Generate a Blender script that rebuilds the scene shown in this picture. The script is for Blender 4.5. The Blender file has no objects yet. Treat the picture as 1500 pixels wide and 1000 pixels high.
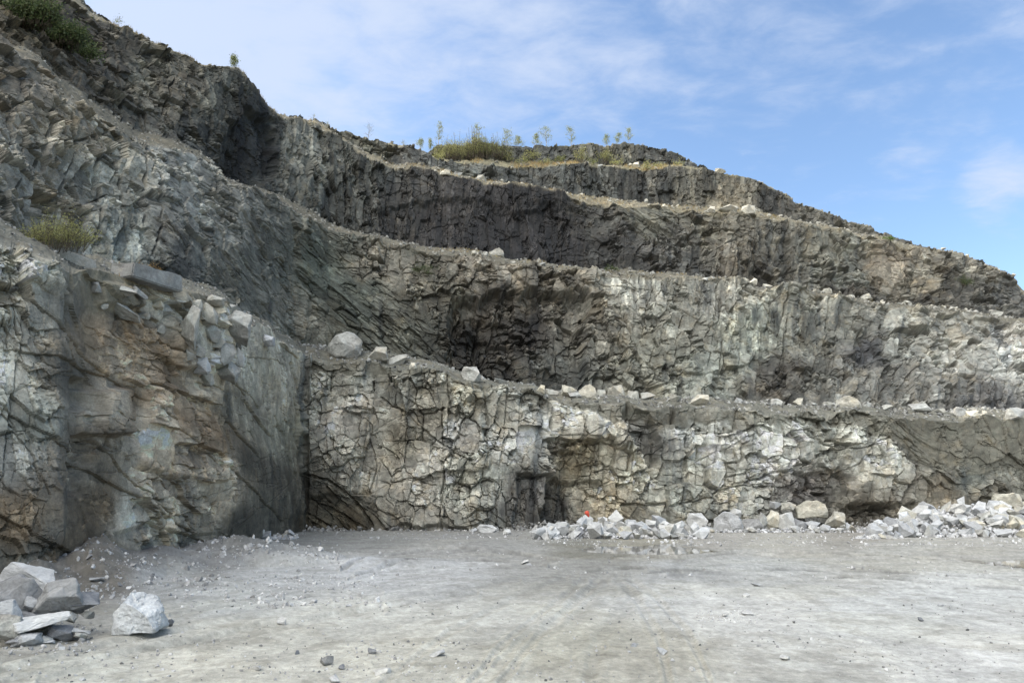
import bpy, bmesh, math, random
import numpy as np
from mathutils import Vector, Matrix, Euler

SC = bpy.context.scene
COL = SC.collection
STEP = 1.05                      # column spacing of the rock faces, photo pixels
F, HCAM, PITCH = 1083.0, 3.0, math.radians(12.5)
CP, SP = math.cos(PITCH), math.sin(PITCH)

# ------------------------------------------------------------------ camera maths
def at(px, py, Y):
    u = (px - 750.0) / F; v = (500.0 - py) / F
    k = Y / (CP - SP * v)
    return u * k, Y, HCAM + (SP + CP * v) * k
def proj(P):
    d = np.asarray(P, float) - np.array([0, 0, HCAM])
    zc = d[..., 1] * CP + d[..., 2] * SP
    yc = -d[..., 1] * SP + d[..., 2] * CP
    zc = np.where(zc < .1, .1, zc)
    return 750 + F * d[..., 0] / zc, 500 - F * yc / zc
def ground_at(px, py):
    u = (px - 750.0) / F; v = (500.0 - py) / F
    k = -HCAM / (SP + CP * v)
    return u * k, (CP - SP * v) * k

# ------------------------------------------------------------------ noise
def h2(ix, iy, s):
    n = (ix.astype(np.int64) * 374761393 + iy.astype(np.int64) * 668265263 + s * 2246822519) & 0xffffffff
    n = ((n ^ (n >> 13)) * 1274126177) & 0xffffffff
    n = ((n ^ (n >> 15)) * 2246822519) & 0xffffffff
    return ((n ^ (n >> 16)) & 0xffffff) / 16777216.0
def vn(x, y, s=0):
    ix = np.floor(x); iy = np.floor(y)
    fx = x - ix; fy = y - iy
    fx = fx * fx * (3 - 2 * fx); fy = fy * fy * (3 - 2 * fy)
    a = h2(ix, iy, s); b = h2(ix + 1, iy, s); c = h2(ix, iy + 1, s); d = h2(ix + 1, iy + 1, s)
    return (a * (1 - fx) + b * fx) * (1 - fy) + (c * (1 - fx) + d * fx) * fy
def fbm(x, y, s=0, o=4):
    r = 0; a = .5; t = 0
    for i in range(o):
        r = r + a * vn(x * 2 ** i + 17.3 * i, y * 2 ** i + 9.1 * i, s + i); t += a; a *= .5
    return r / t * 2 - 1
def vor(x, y, s):
    """nearest jittered cell: offset to its centre, four random numbers, border distance"""
    ix = np.floor(x); iy = np.floor(y)
    d1 = np.full(x.shape, 1e9); d2 = np.full(x.shape, 1e9)
    bx = np.zeros(x.shape); by = np.zeros(x.shape); ci = np.zeros(x.shape); cj = np.zeros(x.shape)
    for i in (-1, 0, 1):
        for j in (-1, 0, 1):
            cx = ix + i; cy = iy + j
            dx = x - (cx + .5 * (cy % 2) - .25 + .18 + .64 * h2(cx, cy, s)); dy = y - (cy + .16 + .68 * h2(cx, cy, s + 1))
            ax = np.abs(dx); ay = np.abs(dy)
            d = .72 * np.maximum(ax, ay) + .28 * np.sqrt(dx * dx + dy * dy)
            m = d < d1
            d2 = np.where(m, d1, np.minimum(d2, d))
            d1 = np.where(m, d, d1)
            bx = np.where(m, dx, bx); by = np.where(m, dy, by)
            ci = np.where(m, cx, ci); cj = np.where(m, cy, cj)
    return bx, by, h2(ci, cj, s + 2), h2(ci, cj, s + 3), h2(ci, cj, s + 4), h2(ci, cj, s + 5), d2 - d1
def sm(a, b, x):
    t = np.clip((x - a) / (b - a), 0, 1); return t * t * (3 - 2 * t)
def lin(c):
    c = np.asarray(c, float) / 255.0
    return np.where(c <= .04045, c / 12.92, ((c + .055) / 1.055) ** 2.4)

# ------------------------------------------------------------------ object helpers
def tag(o, label=None, cat=None, group=None, kind=None):
    if label: o['label'] = label
    if cat: o['category'] = cat
    if group: o['group'] = group
    if kind: o['kind'] = kind
    return o
def link(name, data, mat=None, parent=None):
    o = bpy.data.objects.new(name, data); COL.objects.link(o)
    if mat and data: data.materials.append(mat)
    if parent: o.parent = parent
    return o
def np_mesh(name, V, Q, col=None, smooth=False):
    """mesh from arrays: V (n,3), Q (m,3 or 4)"""
    me = bpy.data.meshes.new(name)
    V = np.ascontiguousarray(V, dtype=np.float32); Q = np.ascontiguousarray(Q, dtype=np.int32)
    k = Q.shape[1]
    me.vertices.add(len(V)); me.vertices.foreach_set('co', V.ravel())
    me.loops.add(Q.size); me.loops.foreach_set('vertex_index', Q.ravel())
    me.polygons.add(len(Q))
    me.polygons.foreach_set('loop_start', np.arange(0, Q.size, k, dtype=np.int32))
    me.polygons.foreach_set('loop_total', np.full(len(Q), k, dtype=np.int32))
    me.polygons.foreach_set('use_smooth', np.full(len(Q), smooth))
    if col is not None:
        a = me.attributes.new('Col', 'FLOAT_COLOR', 'POINT')
        c = np.ones((len(V), 4), np.float32); c[:, :3] = col
        a.data.foreach_set('color', c.ravel())
    me.update(calc_edges=True); me.validate()
    return me
def grid_quads(R, C, close=False):
    r = np.arange(R - 1)[:, None]; c = np.arange(C if close else C - 1)[None, :]
    a = r * C + c; b = r * C + (c + 1) % C
    return np.stack([a, b, b + C, a + C], -1).reshape(-1, 4)

# ------------------------------------------------------------------ materials
def mat(name):
    m = bpy.data.materials.new(name); m.use_nodes = True
    nt = m.node_tree; bs = nt.nodes['Principled BSDF']
    bs.inputs['Roughness'].default_value = .9
    bs.inputs['Specular IOR Level'].default_value = .25
    return m, nt, bs
def nnode(nt, t, **kw):
    n = nt.nodes.new(t)
    for k, v in kw.items():
        if k in n.inputs: n.inputs[k].default_value = v
        else: setattr(n, k, v)
    return n
def mult(nt, a, b, fac=1.0):
    n = nt.nodes.new('ShaderNodeMix'); n.data_type = 'RGBA'; n.blend_type = 'MULTIPLY'
    n.inputs['Factor'].default_value = fac
    nt.links.new(a, n.inputs[6]); nt.links.new(b, n.inputs[7]); return n.outputs[2]
def ramp(nt, src, stops):
    n = nt.nodes.new('ShaderNodeValToRGB')
    e = n.color_ramp.elements
    while len(e) < len(stops): e.new(.5)
    for i, (p, c) in enumerate(stops):
        e[i].position = p; e[i].color = (*c, 1) if not isinstance(c, (int, float)) else (c, c, c, 1)
    nt.links.new(src, n.inputs[0]); return n.outputs[0]
def rocky(name, attr=True, base=(.4, .4, .39), scales=(.35, 2.2, 11.0), bump=.25, lo=.72, hi=1.22, tint=True):
    m, nt, bs = mat(name)
    tc = nnode(nt, 'ShaderNodeTexCoord'); co = tc.outputs['Object']
    if attr:
        a = nnode(nt, 'ShaderNodeAttribute', attribute_name='Col'); c = a.outputs['Color']
    else:
        a = nnode(nt, 'ShaderNodeRGB'); a.outputs[0].default_value = (*base, 1); c = a.outputs[0]
        oi = nnode(nt, 'ShaderNodeObjectInfo')
        c = mult(nt, c, ramp(nt, oi.outputs['Random'], [(0, (.72, .73, .75)), (.5, (.95, .95, .95)), (.8, (1.02, .99, .92)), (1, (1.12, 1.14, 1.17))]))
    hs = []
    for i, s in enumerate(scales):
        n = nnode(nt, 'ShaderNodeTexNoise', Scale=s, Detail=8.0, Roughness=.62)
        nt.links.new(co, n.inputs['Vector'])
        c = mult(nt, c, ramp(nt, n.outputs[0], [(.3, lo), (.7, hi)])); hs.append(n.outputs[0])
    if tint:
        n = nnode(nt, 'ShaderNodeTexNoise', Scale=scales[0] * 1.7, Detail=6.0, Roughness=.6)
        mp = nnode(nt, 'ShaderNodeMapping'); mp.inputs['Location'].default_value = (31, 7, 3)
        nt.links.new(co, mp.inputs[0]); nt.links.new(mp.outputs[0], n.inputs['Vector'])
        c = mult(nt, c, ramp(nt, n.outputs[0], [(.35, (.96, 1.0, 1.01)), (.55, (1, 1, 1)), (.72, (1.05, .98, .86))]))
    nt.links.new(c, bs.inputs['Base Color'])
    if bump:
        b = nnode(nt, 'ShaderNodeBump', Strength=bump, Distance=.06)
        nt.links.new(hs[-1], b.inputs['Height']); nt.links.new(b.outputs[0], bs.inputs['Normal'])
    return m
M_ROCK = rocky('fractured_rock', scales=(.3, 1.6, 9.0), bump=.35)
M_BENCH = rocky('bench_dirt', scales=(.4, 2.5, 8.0), bump=.4)
M_STONE = rocky('fresh_broken_stone', attr=False, base=(.38, .385, .38), scales=(.8, 3.5, 16.0), bump=.3, lo=.82, hi=1.14, tint=False)
M_STONEWARM = rocky('weathered_cream_stone', attr=False, base=(.38, .365, .315), scales=(.8, 3.0, 16.0), bump=.35, lo=.78, hi=1.16)
M_STONEGREY = rocky('weathered_grey_stone', attr=False, base=(.27, .265, .245), scales=(.6, 3.0, 14.0), bump=.35, lo=.75, hi=1.2)
M_STONEDARK = rocky('dark_grey_stone', attr=False, base=(.20, .205, .21), scales=(.8, 3.0, 14.0), bump=.3, lo=.8, hi=1.16, tint=False)
M_GRAVEL = rocky('loose_gravel', scales=(2.0, 9.0), bump=0, tint=False)

# ------------------------------------------------------------------ terrain key lines  (photo x, photo y, distance)
toe1 = [(-350, 930), (0, 858), (92, 851), (126, 836), (210, 820), (330, 803), (340, 801), (438, 778), (446, 776.6), (560, 776.2), (700, 777),
        (798, 776.5), (806, 775), (1000, 774), (1200, 773.3), (1340, 772.8), (1500, 772.3), (1850, 772)]
toe1 = [(x, y, ground_at(x, y)[1]) for x, y in toe1]
K = {}
K['toe1'] = toe1
K['crest1'] = [(-350, 90, 20.5), (0, 338, 31), (45, 362, 32), (100, 398, 34), (130, 404, 38.5), (200, 412, 43), (250, 418, 46), (300, 430, 51),
               (334, 444, 54), (350, 466, 58.5), (400, 490, 71), (432, 515, 87), (446, 526, 92), (520, 532, 92.5), (600, 540, 93), (690, 558, 94), (760, 576, 95),
               (800, 584, 96), (900, 592, 98), (1000, 598, 99), (1100, 604, 100.5), (1200, 606, 102), (1340, 613, 104), (1500, 614, 107), (1850, 622, 112)]
K['toe2'] = [(-350, 82, 31), (0, 332, 41), (130, 382, 52), (260, 408, 60), (350, 452, 71), (430, 502, 99), (480, 507, 102), (600, 523, 104), (700, 550, 106),
             (800, 570, 108), (900, 577, 110), (1000, 585, 112), (1100, 590, 114), (1300, 598, 119), (1500, 602, 128), (1850, 608, 140)]
K['crest2'] = [(-350, -160, 40), (0, 60, 50), (60, 92, 54), (130, 150, 59), (200, 198, 66), (260, 217, 72), (300, 238, 78), (400, 287, 93), (480, 332, 106),
               (530, 346, 109), (620, 362, 112), (700, 372, 114), (770, 385, 117), (850, 396, 120), (1000, 406, 125), (1100, 416, 128),
               (1280, 441, 136), (1400, 456, 143), (1500, 468, 150), (1850, 500, 165)]
K['toe3'] = [(-350, -185, 48), (0, 55, 57), (60, 88, 61), (130, 148, 68), (200, 196, 75), (260, 215, 80), (300, 236, 86), (400, 284, 102), (480, 329, 115),
             (530, 340, 118), (620, 355, 123), (700, 363, 125), (770, 377, 128), (850, 388, 131), (1000, 402, 136), (1100, 412, 139), (1280, 437, 147),
             (1400, 453, 155), (1500, 465, 162), (1850, 497, 178)]
K['crest3'] = [(-350, -330, 60), (0, -62, 67), (60, -32, 71), (110, -8, 75), (135, 18, 77), (200, 52, 83), (290, 90, 90), (345, 101, 97), (362, 125, 100), (390, 160, 108),
               (410, 172, 113), (460, 186, 121), (530, 222, 127), (570, 243, 130), (640, 251, 134), (700, 266, 137), (760, 271, 139), (850, 292, 142), (930, 300, 145),
               (1050, 312, 149), (1100, 311, 151), (1160, 326, 153), (1280, 348, 158), (1340, 361, 161), (1400, 373, 165), (1450, 391, 168),
               (1480, 408, 170), (1505, 430, 172), (1600, 470, 178), (1850, 480, 192)]
def off(k, dy, dY): return [(x, y + dy, Y + dY) for x, y, Y in K[k]]
K['toe4'] = [(x, y + (6 if x < 395 else -5 if x < 1280 else -2), Y + (12 if x < 395 else 8)) for x, y, Y in K['crest3']]
K['crest4'] = [(-350, -470, 78), (0, -190, 85), (70, -80, 89), (110, 4, 92), (200, 64, 100), (345, 114, 112), (390, 172, 122), (410, 176, 124), (460, 180, 131), (500, 193, 136), (540, 205, 139), (562, 213, 141), (600, 220, 143),  # leftmost points raised out of frame so the hill shades the floor
               (640, 234, 146), (700, 239, 148), (760, 243, 150), (850, 241, 152), (920, 246, 154), (1000, 247, 157), (1030, 246, 158), (1062, 254, 160),
               (1110, 266, 162), (1150, 283, 164), (1166, 299, 165), (1200, 306, 166), (1262, 334, 169), (1300, 346, 170), (1340, 357, 172), (1400, 370, 175),
               (1450, 389, 178), (1500, 426, 181), (1600, 468, 186), (1850, 478, 200)]
K['toe5'] = [(x, y + (6 if x < 560 else -3 if x < 1020 else 4), Y + 8) for x, y, Y in K['crest4']]
K['crest5'] = [(-350, -450, 92), (0, -170, 100), (75, -60, 105), (200, 100, 116), (390, 210, 138), (460, 215, 146), (540, 245, 152), (600, 245, 156), (630, 222, 157), (645, 213, 158), (660, 210, 158), (760, 212, 161), (850, 212, 163), (940, 213, 166),  # left end heightened too, unseen, to block the sun
               (970, 218, 167), (1000, 232, 169), (1022, 244, 170), (1062, 259, 172), (1110, 272, 174), (1166, 308, 177), (1262, 344, 182), (1300, 357, 183), (1400, 385, 188),
               (1500, 440, 195), (1850, 486, 214)]
PXS = np.arange(-350, 1850 + STEP, STEP)
def line(pts):
    p = np.array(pts, float)
    inv = np.interp(PXS, p[:, 0], 1 / p[:, 2]); py = np.interp(PXS, p[:, 0], p[:, 1])
    x, y, z = at(PXS, py, 1 / inv)
    return np.stack([x, 1 / inv, z], -1)
L = {k: line(v) for k, v in K.items()}
L['toe1'][:, 2] = -1.2
b = L['crest5'].copy(); b[:, 1] += 35; b[:, 0] *= 1.2; b[:, 2] -= 1.5; L['back1'] = b
b = b.copy(); b[:, 1] += 160; b[:, 0] *= 1.7; b[:, 2] *= .55; L['back2'] = b
SEQ = ['toe1', 'crest1', 'toe2', 'crest2', 'toe3', 'crest3', 'toe4', 'crest4', 'toe5', 'crest5', 'back1', 'back2']
def rows(pxext): return max(3, int(pxext / STEP))
NR = [rows(440), rows(34), rows(340), rows(26), rows(215), rows(20), rows(62), rows(20), rows(40), rows(16), 8]
# extra columns to the left that carry the pit wall on past the camera (out of view)
def extend(P):
    a = P[0]; d = P[0] - P[12]; d[2] = 0; d /= max(1e-6, np.linalg.norm(d[:2]))
    t = np.linspace(90, 3, 30)[:, None]
    E = a + np.concatenate([d[0] * t * .12, -t, t * 0], 1)
    return np.concatenate([E, P], 0)
L = {k: extend(v) for k, v in L.items()}
NX = 30
PXC = np.concatenate([np.linspace(-1500, -352, NX), PXS])
NC = len(PXC)

# ------------------------------------------------------------------ what the rock looks like where  (photo x, y, kind, roughness, colour)
B_, S_, C_, M_ = 0, 1, 2, 3
LOOK = {0: [  # dark cavity and undercut entries paint shade into the rock colour
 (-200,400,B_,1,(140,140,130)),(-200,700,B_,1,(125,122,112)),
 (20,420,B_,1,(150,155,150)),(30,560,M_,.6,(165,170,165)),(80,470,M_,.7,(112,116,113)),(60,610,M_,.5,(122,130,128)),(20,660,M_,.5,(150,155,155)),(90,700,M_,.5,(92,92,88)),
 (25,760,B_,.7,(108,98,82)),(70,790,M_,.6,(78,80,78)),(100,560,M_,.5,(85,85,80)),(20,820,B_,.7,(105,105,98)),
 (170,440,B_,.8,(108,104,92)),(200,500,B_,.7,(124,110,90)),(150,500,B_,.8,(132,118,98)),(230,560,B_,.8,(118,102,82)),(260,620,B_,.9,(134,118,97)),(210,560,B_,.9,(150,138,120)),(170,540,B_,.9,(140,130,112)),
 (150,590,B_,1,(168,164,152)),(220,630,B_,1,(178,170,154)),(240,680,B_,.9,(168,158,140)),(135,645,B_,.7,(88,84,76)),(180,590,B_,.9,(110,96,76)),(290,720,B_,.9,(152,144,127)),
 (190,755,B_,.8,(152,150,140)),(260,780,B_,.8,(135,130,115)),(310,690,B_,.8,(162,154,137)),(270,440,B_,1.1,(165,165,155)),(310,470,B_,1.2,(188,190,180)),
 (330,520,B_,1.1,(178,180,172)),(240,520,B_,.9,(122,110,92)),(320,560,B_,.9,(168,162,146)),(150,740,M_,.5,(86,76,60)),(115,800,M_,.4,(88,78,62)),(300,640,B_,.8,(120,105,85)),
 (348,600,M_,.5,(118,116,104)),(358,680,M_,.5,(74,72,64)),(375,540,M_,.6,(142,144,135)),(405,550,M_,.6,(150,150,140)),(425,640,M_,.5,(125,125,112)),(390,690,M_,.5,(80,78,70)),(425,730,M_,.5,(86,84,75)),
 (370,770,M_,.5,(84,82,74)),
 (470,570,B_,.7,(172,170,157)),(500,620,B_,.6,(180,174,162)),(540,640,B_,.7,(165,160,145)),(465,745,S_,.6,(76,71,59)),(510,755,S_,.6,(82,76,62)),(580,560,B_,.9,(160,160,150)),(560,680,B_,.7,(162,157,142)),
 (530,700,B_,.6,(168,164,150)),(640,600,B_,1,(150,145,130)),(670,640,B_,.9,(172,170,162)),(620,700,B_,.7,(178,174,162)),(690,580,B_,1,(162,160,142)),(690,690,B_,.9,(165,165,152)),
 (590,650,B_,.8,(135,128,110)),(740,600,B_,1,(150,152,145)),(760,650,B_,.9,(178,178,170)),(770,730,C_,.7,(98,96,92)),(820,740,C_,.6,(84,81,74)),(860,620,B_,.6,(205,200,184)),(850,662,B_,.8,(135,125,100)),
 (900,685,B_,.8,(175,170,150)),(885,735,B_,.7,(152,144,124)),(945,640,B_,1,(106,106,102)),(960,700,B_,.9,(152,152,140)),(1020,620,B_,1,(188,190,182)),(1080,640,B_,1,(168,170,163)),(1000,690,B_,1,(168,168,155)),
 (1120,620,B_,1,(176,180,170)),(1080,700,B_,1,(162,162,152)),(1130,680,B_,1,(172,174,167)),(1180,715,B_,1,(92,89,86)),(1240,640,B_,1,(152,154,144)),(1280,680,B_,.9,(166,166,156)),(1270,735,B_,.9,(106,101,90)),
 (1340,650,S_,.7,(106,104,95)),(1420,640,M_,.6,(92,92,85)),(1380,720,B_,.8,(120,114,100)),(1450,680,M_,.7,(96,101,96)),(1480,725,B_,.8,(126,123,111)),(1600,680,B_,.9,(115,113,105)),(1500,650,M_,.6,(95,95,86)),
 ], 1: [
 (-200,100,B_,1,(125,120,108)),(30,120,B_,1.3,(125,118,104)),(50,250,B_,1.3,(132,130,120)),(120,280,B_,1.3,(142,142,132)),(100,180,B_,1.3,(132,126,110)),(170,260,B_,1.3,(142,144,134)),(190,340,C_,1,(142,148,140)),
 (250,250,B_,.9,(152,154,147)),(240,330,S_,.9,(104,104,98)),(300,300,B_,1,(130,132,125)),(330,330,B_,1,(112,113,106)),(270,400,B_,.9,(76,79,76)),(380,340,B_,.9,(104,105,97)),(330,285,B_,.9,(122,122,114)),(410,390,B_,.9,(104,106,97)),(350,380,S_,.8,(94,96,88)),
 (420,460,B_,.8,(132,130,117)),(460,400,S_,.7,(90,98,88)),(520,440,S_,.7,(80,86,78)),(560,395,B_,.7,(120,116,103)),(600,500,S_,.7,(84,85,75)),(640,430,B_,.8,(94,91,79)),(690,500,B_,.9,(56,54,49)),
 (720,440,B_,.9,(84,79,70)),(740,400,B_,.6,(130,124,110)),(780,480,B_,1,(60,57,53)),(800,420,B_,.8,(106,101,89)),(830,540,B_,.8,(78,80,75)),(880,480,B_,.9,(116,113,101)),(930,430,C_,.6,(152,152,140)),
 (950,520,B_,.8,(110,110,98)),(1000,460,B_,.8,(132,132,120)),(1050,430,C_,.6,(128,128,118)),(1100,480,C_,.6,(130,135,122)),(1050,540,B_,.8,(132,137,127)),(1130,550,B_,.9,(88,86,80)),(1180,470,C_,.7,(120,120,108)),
 (1250,480,B_,.8,(110,110,100)),(1270,500,B_,1,(78,80,83)),(1330,490,B_,1,(134,136,128)),(1300,560,B_,.9,(104,104,98)),(1420,490,B_,1,(150,150,140)),(1330,460,B_,1,(145,145,134)),(1480,480,B_,1,(158,156,146)),(1200,445,B_,.9,(140,140,128)),(1100,430,B_,.9,(138,138,126)),(1440,580,C_,.8,(92,92,90)),(1400,560,B_,1,(116,116,109)),(1485,530,B_,1,(152,154,147)),  # right crest entries paled to paint sunlight on the rim
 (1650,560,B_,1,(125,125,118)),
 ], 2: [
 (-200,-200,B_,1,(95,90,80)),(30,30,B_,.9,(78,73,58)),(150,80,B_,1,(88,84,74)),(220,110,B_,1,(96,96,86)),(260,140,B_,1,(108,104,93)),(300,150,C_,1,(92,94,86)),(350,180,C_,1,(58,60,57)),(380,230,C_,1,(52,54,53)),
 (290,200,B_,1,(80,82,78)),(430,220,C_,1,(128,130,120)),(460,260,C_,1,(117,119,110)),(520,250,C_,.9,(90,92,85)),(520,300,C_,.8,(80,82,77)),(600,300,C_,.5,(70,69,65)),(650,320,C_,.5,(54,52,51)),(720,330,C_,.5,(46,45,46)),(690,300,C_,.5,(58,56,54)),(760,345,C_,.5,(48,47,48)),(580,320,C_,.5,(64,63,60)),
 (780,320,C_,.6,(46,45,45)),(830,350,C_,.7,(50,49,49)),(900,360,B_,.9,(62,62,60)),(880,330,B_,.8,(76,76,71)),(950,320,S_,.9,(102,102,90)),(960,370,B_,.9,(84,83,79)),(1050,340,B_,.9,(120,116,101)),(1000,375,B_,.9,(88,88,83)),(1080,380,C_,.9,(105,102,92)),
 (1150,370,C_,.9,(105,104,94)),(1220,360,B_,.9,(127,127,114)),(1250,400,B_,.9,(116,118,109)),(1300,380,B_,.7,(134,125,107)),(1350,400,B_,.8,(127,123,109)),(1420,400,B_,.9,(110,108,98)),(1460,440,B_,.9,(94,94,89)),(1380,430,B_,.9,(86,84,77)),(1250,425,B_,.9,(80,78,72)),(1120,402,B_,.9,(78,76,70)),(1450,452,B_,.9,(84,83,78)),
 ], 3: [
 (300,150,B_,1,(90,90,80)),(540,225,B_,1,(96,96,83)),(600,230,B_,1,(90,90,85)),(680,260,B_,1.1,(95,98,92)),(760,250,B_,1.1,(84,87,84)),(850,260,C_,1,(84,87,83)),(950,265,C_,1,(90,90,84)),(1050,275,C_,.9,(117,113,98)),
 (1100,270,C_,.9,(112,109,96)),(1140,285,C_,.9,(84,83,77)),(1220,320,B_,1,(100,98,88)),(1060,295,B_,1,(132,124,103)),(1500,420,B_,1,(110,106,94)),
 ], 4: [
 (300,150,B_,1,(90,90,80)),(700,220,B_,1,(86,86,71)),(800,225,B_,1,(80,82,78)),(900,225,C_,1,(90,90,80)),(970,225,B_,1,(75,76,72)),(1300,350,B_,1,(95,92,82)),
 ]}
ALB = .95
# hand-laid joints and fissures: points, half width px, depth m
CRACKS = [
 ([(60,100),(70,180),(62,262)],2.2,1.0), ([(140,200),(150,280),(144,350)],2.2,.9), ([(176,240),(180,335)],2.0,.8), ([(96,170),(106,240),(92,320)],2.2,.9), ([(20,150),(30,240),(24,300)],2.2,.9), ([(40,290),(110,300),(160,285)],1.6,.6), ([(0,200),(60,215),(130,205)],1.6,.6), ([(228,240),(236,300),(228,370)],2.0,.8), ([(262,235),(300,290),(330,350)],2.2,.8), ([(330,270),(370,330),(400,390)],2.0,.8), ([(240,70),(246,120),(238,170)],2.0,.8), ([(170,70),(176,130),(170,170)],2.0,.8), ([(425,180),(430,250),(428,300)],2.0,.8), ([(470,190),(474,260),(470,320)],2.0,.8), ([(505,215),(508,280),(505,330)],2.0,.8), ([(1150,430),(1152,500),(1146,560)],2.0,.8), ([(1215,440),(1210,520),(1215,580)],2.0,.8), ([(1050,420),(1055,500),(1050,560)],1.8,.7), ([(1390,462),(1396,530),(1390,590)],2.0,.8), ([(1205,335),(1210,380),(1204,425)],1.8,.7), ([(1320,360),(1330,400),(1322,440)],1.8,.7),
 ([(112,398),(108,470),(115,560),(112,640),(118,700)],3.0,1.6), ([(22,395),(30,470),(40,520)],2,.5), ([(0,585),(30,625),(55,660),(70,720)],2,.5), ([(38,352),(42,395),(44,420),(75,450)],2.2,.6),
 ([(180,585),(185,610),(172,660)],3.5,.8), ([(210,480),(212,530),(250,565),(290,590)],1.5,.4), ([(270,420),(276,480),(295,530)],2,.6), ([(240,500),(300,530),(345,555),(365,580)],1.8,.5),
 ([(292,590),(290,640),(270,700)],2,.5), ([(115,640),(160,670),(200,720),(245,750)],3.5,.9), ([(337,470),(338,560),(337,640),(340,720),(338,800)],2.2,.7), ([(352,480),(356,520),(350,570)],1.2,.4), ([(368,500),(372,580),(366,650)],1.0,.3), ([(342,560),(365,572),(385,600)],1.0,.3), ([(395,520),(398,600),(405,640)],1.0,.3), ([(405,610),(420,640),(430,700)],1.3,.4), ([(425,530),(437,610),(440,690),(438,770)],3,1.0),
 ([(440,600),(470,606),(520,600),(565,607)],1.4,.5), ([(445,690),(480,705),(520,735),(545,770)],3.2,1.0), ([(455,585),(490,565),(530,570)],1.3,.4), ([(560,580),(600,610),(630,640),(660,660),(690,680)],2.2,.7),
 ([(648,600),(650,700),(648,772)],2,.7), ([(657,555),(658,620),(655,660)],2,.6), ([(706,555),(710,640),(708,690)],2.4,.8), ([(575,705),(600,700),(640,712)],1.3,.4), ([(540,640),(552,680),(545,720)],1.5,.5),
 ([(800,590),(801,650),(800,700),(803,770)],2.5,1.2), ([(752,700),(800,697),(806,660)],2,.8), ([(806,655),(860,650),(900,655),(918,640)],3,.9), ([(918,590),(921,640),(916,690)],3,1.2), ([(845,650),(870,630),(916,620)],1.2,.35),
 ([(905,735),(960,745),(1000,735),(1050,720),(1110,705)],2.6,.9), ([(1110,705),(1160,690),(1200,670),(1240,640)],3,1.0), ([(1000,640),(1002,690),(998,740)],2,.6), ([(1060,630),(1075,680),(1070,720)],1.8,.6),
 ([(1345,680),(1335,710),(1310,745),(1265,755)],4,1.4), ([(1180,640),(1220,660),(1275,655),(1300,640)],2,.6), ([(950,600),(960,650),(955,700)],2.4,.8), ([(1110,690),(1060,700),(1040,735)],2,.6), ([(1300,615),(1260,680),(1220,700)],2,.6),
 ([(700,392),(735,393),(765,415),(790,440)],2.2,.8), ([(708,460),(700,500),(695,530)],4,1.5), ([(735,440),(720,500),(705,535)],2.5,1.2), ([(1020,375),(1060,365),(1090,345)],2,.7), ([(1130,360),(1150,390),(1155,410)],4,1.2),
 ([(1265,480),(1275,520),(1270,560)],3,.9), ([(1385,380),(1390,400),(1440,415)],3,.9), ([(545,250),(552,300),(556,330)],2.5,.8), ([(385,170),(392,210),(395,260)],3,1.0), ([(290,110),(296,150),(300,205)],2.5,.8),
 ([(210,205),(208,260),(215,330)],2.5,.8), ([(320,250),(315,280),(345,295)],2.5,.9), ([(130,30),(160,60),(170,65)],1.5,.5), ([(180,110),(205,160),(210,190)],2,.7),
]
# larger masses that stand forward (+) or hang back (-): x0, x1, y0, y1, metres
MASSES = [(446,800,520,780,.9),(655,712,545,690,.8),(755,880,700,790,-1.2),(806,916,588,652,1.6),(921,958,600,680,-1.4),(1140,1232,692,760,-.9),(1235,1338,742,790,-1.5),(1240,1330,600,735,.8),
 (110,128,560,720,-.8),(118,180,575,640,.8),(445,540,726,790,-.5),(660,860,430,560,-2.5),(690,712,455,540,-1.2),(560,900,300,400,-1.0),(1100,1160,350,420,-1.2),(1255,1285,470,540,-.9),(330,395,170,270,-1.5),
 (1000,1100,600,660,.6),(205,320,575,700,.5),(140,210,425,455,.8),(255,345,430,540,.7)]

ROWS0 = np.concatenate([[0], np.cumsum(NR)])
NRT = ROWS0[-1] + 1
P = np.zeros((NRT, NC, 3)); CC = np.zeros((NRT, NC, 3)); D = np.zeros((NRT, NC, 3))
for k, n in enumerate(NR):
    f = (np.arange(n + 1) / n)[:, None, None]
    P[ROWS0[k]:ROWS0[k] + n + 1] = L[SEQ[k]][None] * (1 - f) + L[SEQ[k + 1]][None] * f
def box_smooth(a, w):
    k = np.ones(2 * w + 1) / (2 * w + 1)
    return np.stack([np.convolve(np.pad(a[:, i], w, mode='edge'), k, 'valid') for i in range(a.shape[1])], -1)
def seg_dist(px, py, pts):
    d = np.full(px.shape, 1e9)
    for (x0, y0), (x1, y1) in zip(pts[:-1], pts[1:]):
        vx, vy = x1 - x0, y1 - y0
        t = np.clip(((px - x0) * vx + (py - y0) * vy) / (vx * vx + vy * vy), 0, 1)
        d = np.minimum(d, np.hypot(px - x0 - t * vx, py - y0 - t * vy))
    return d

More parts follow.
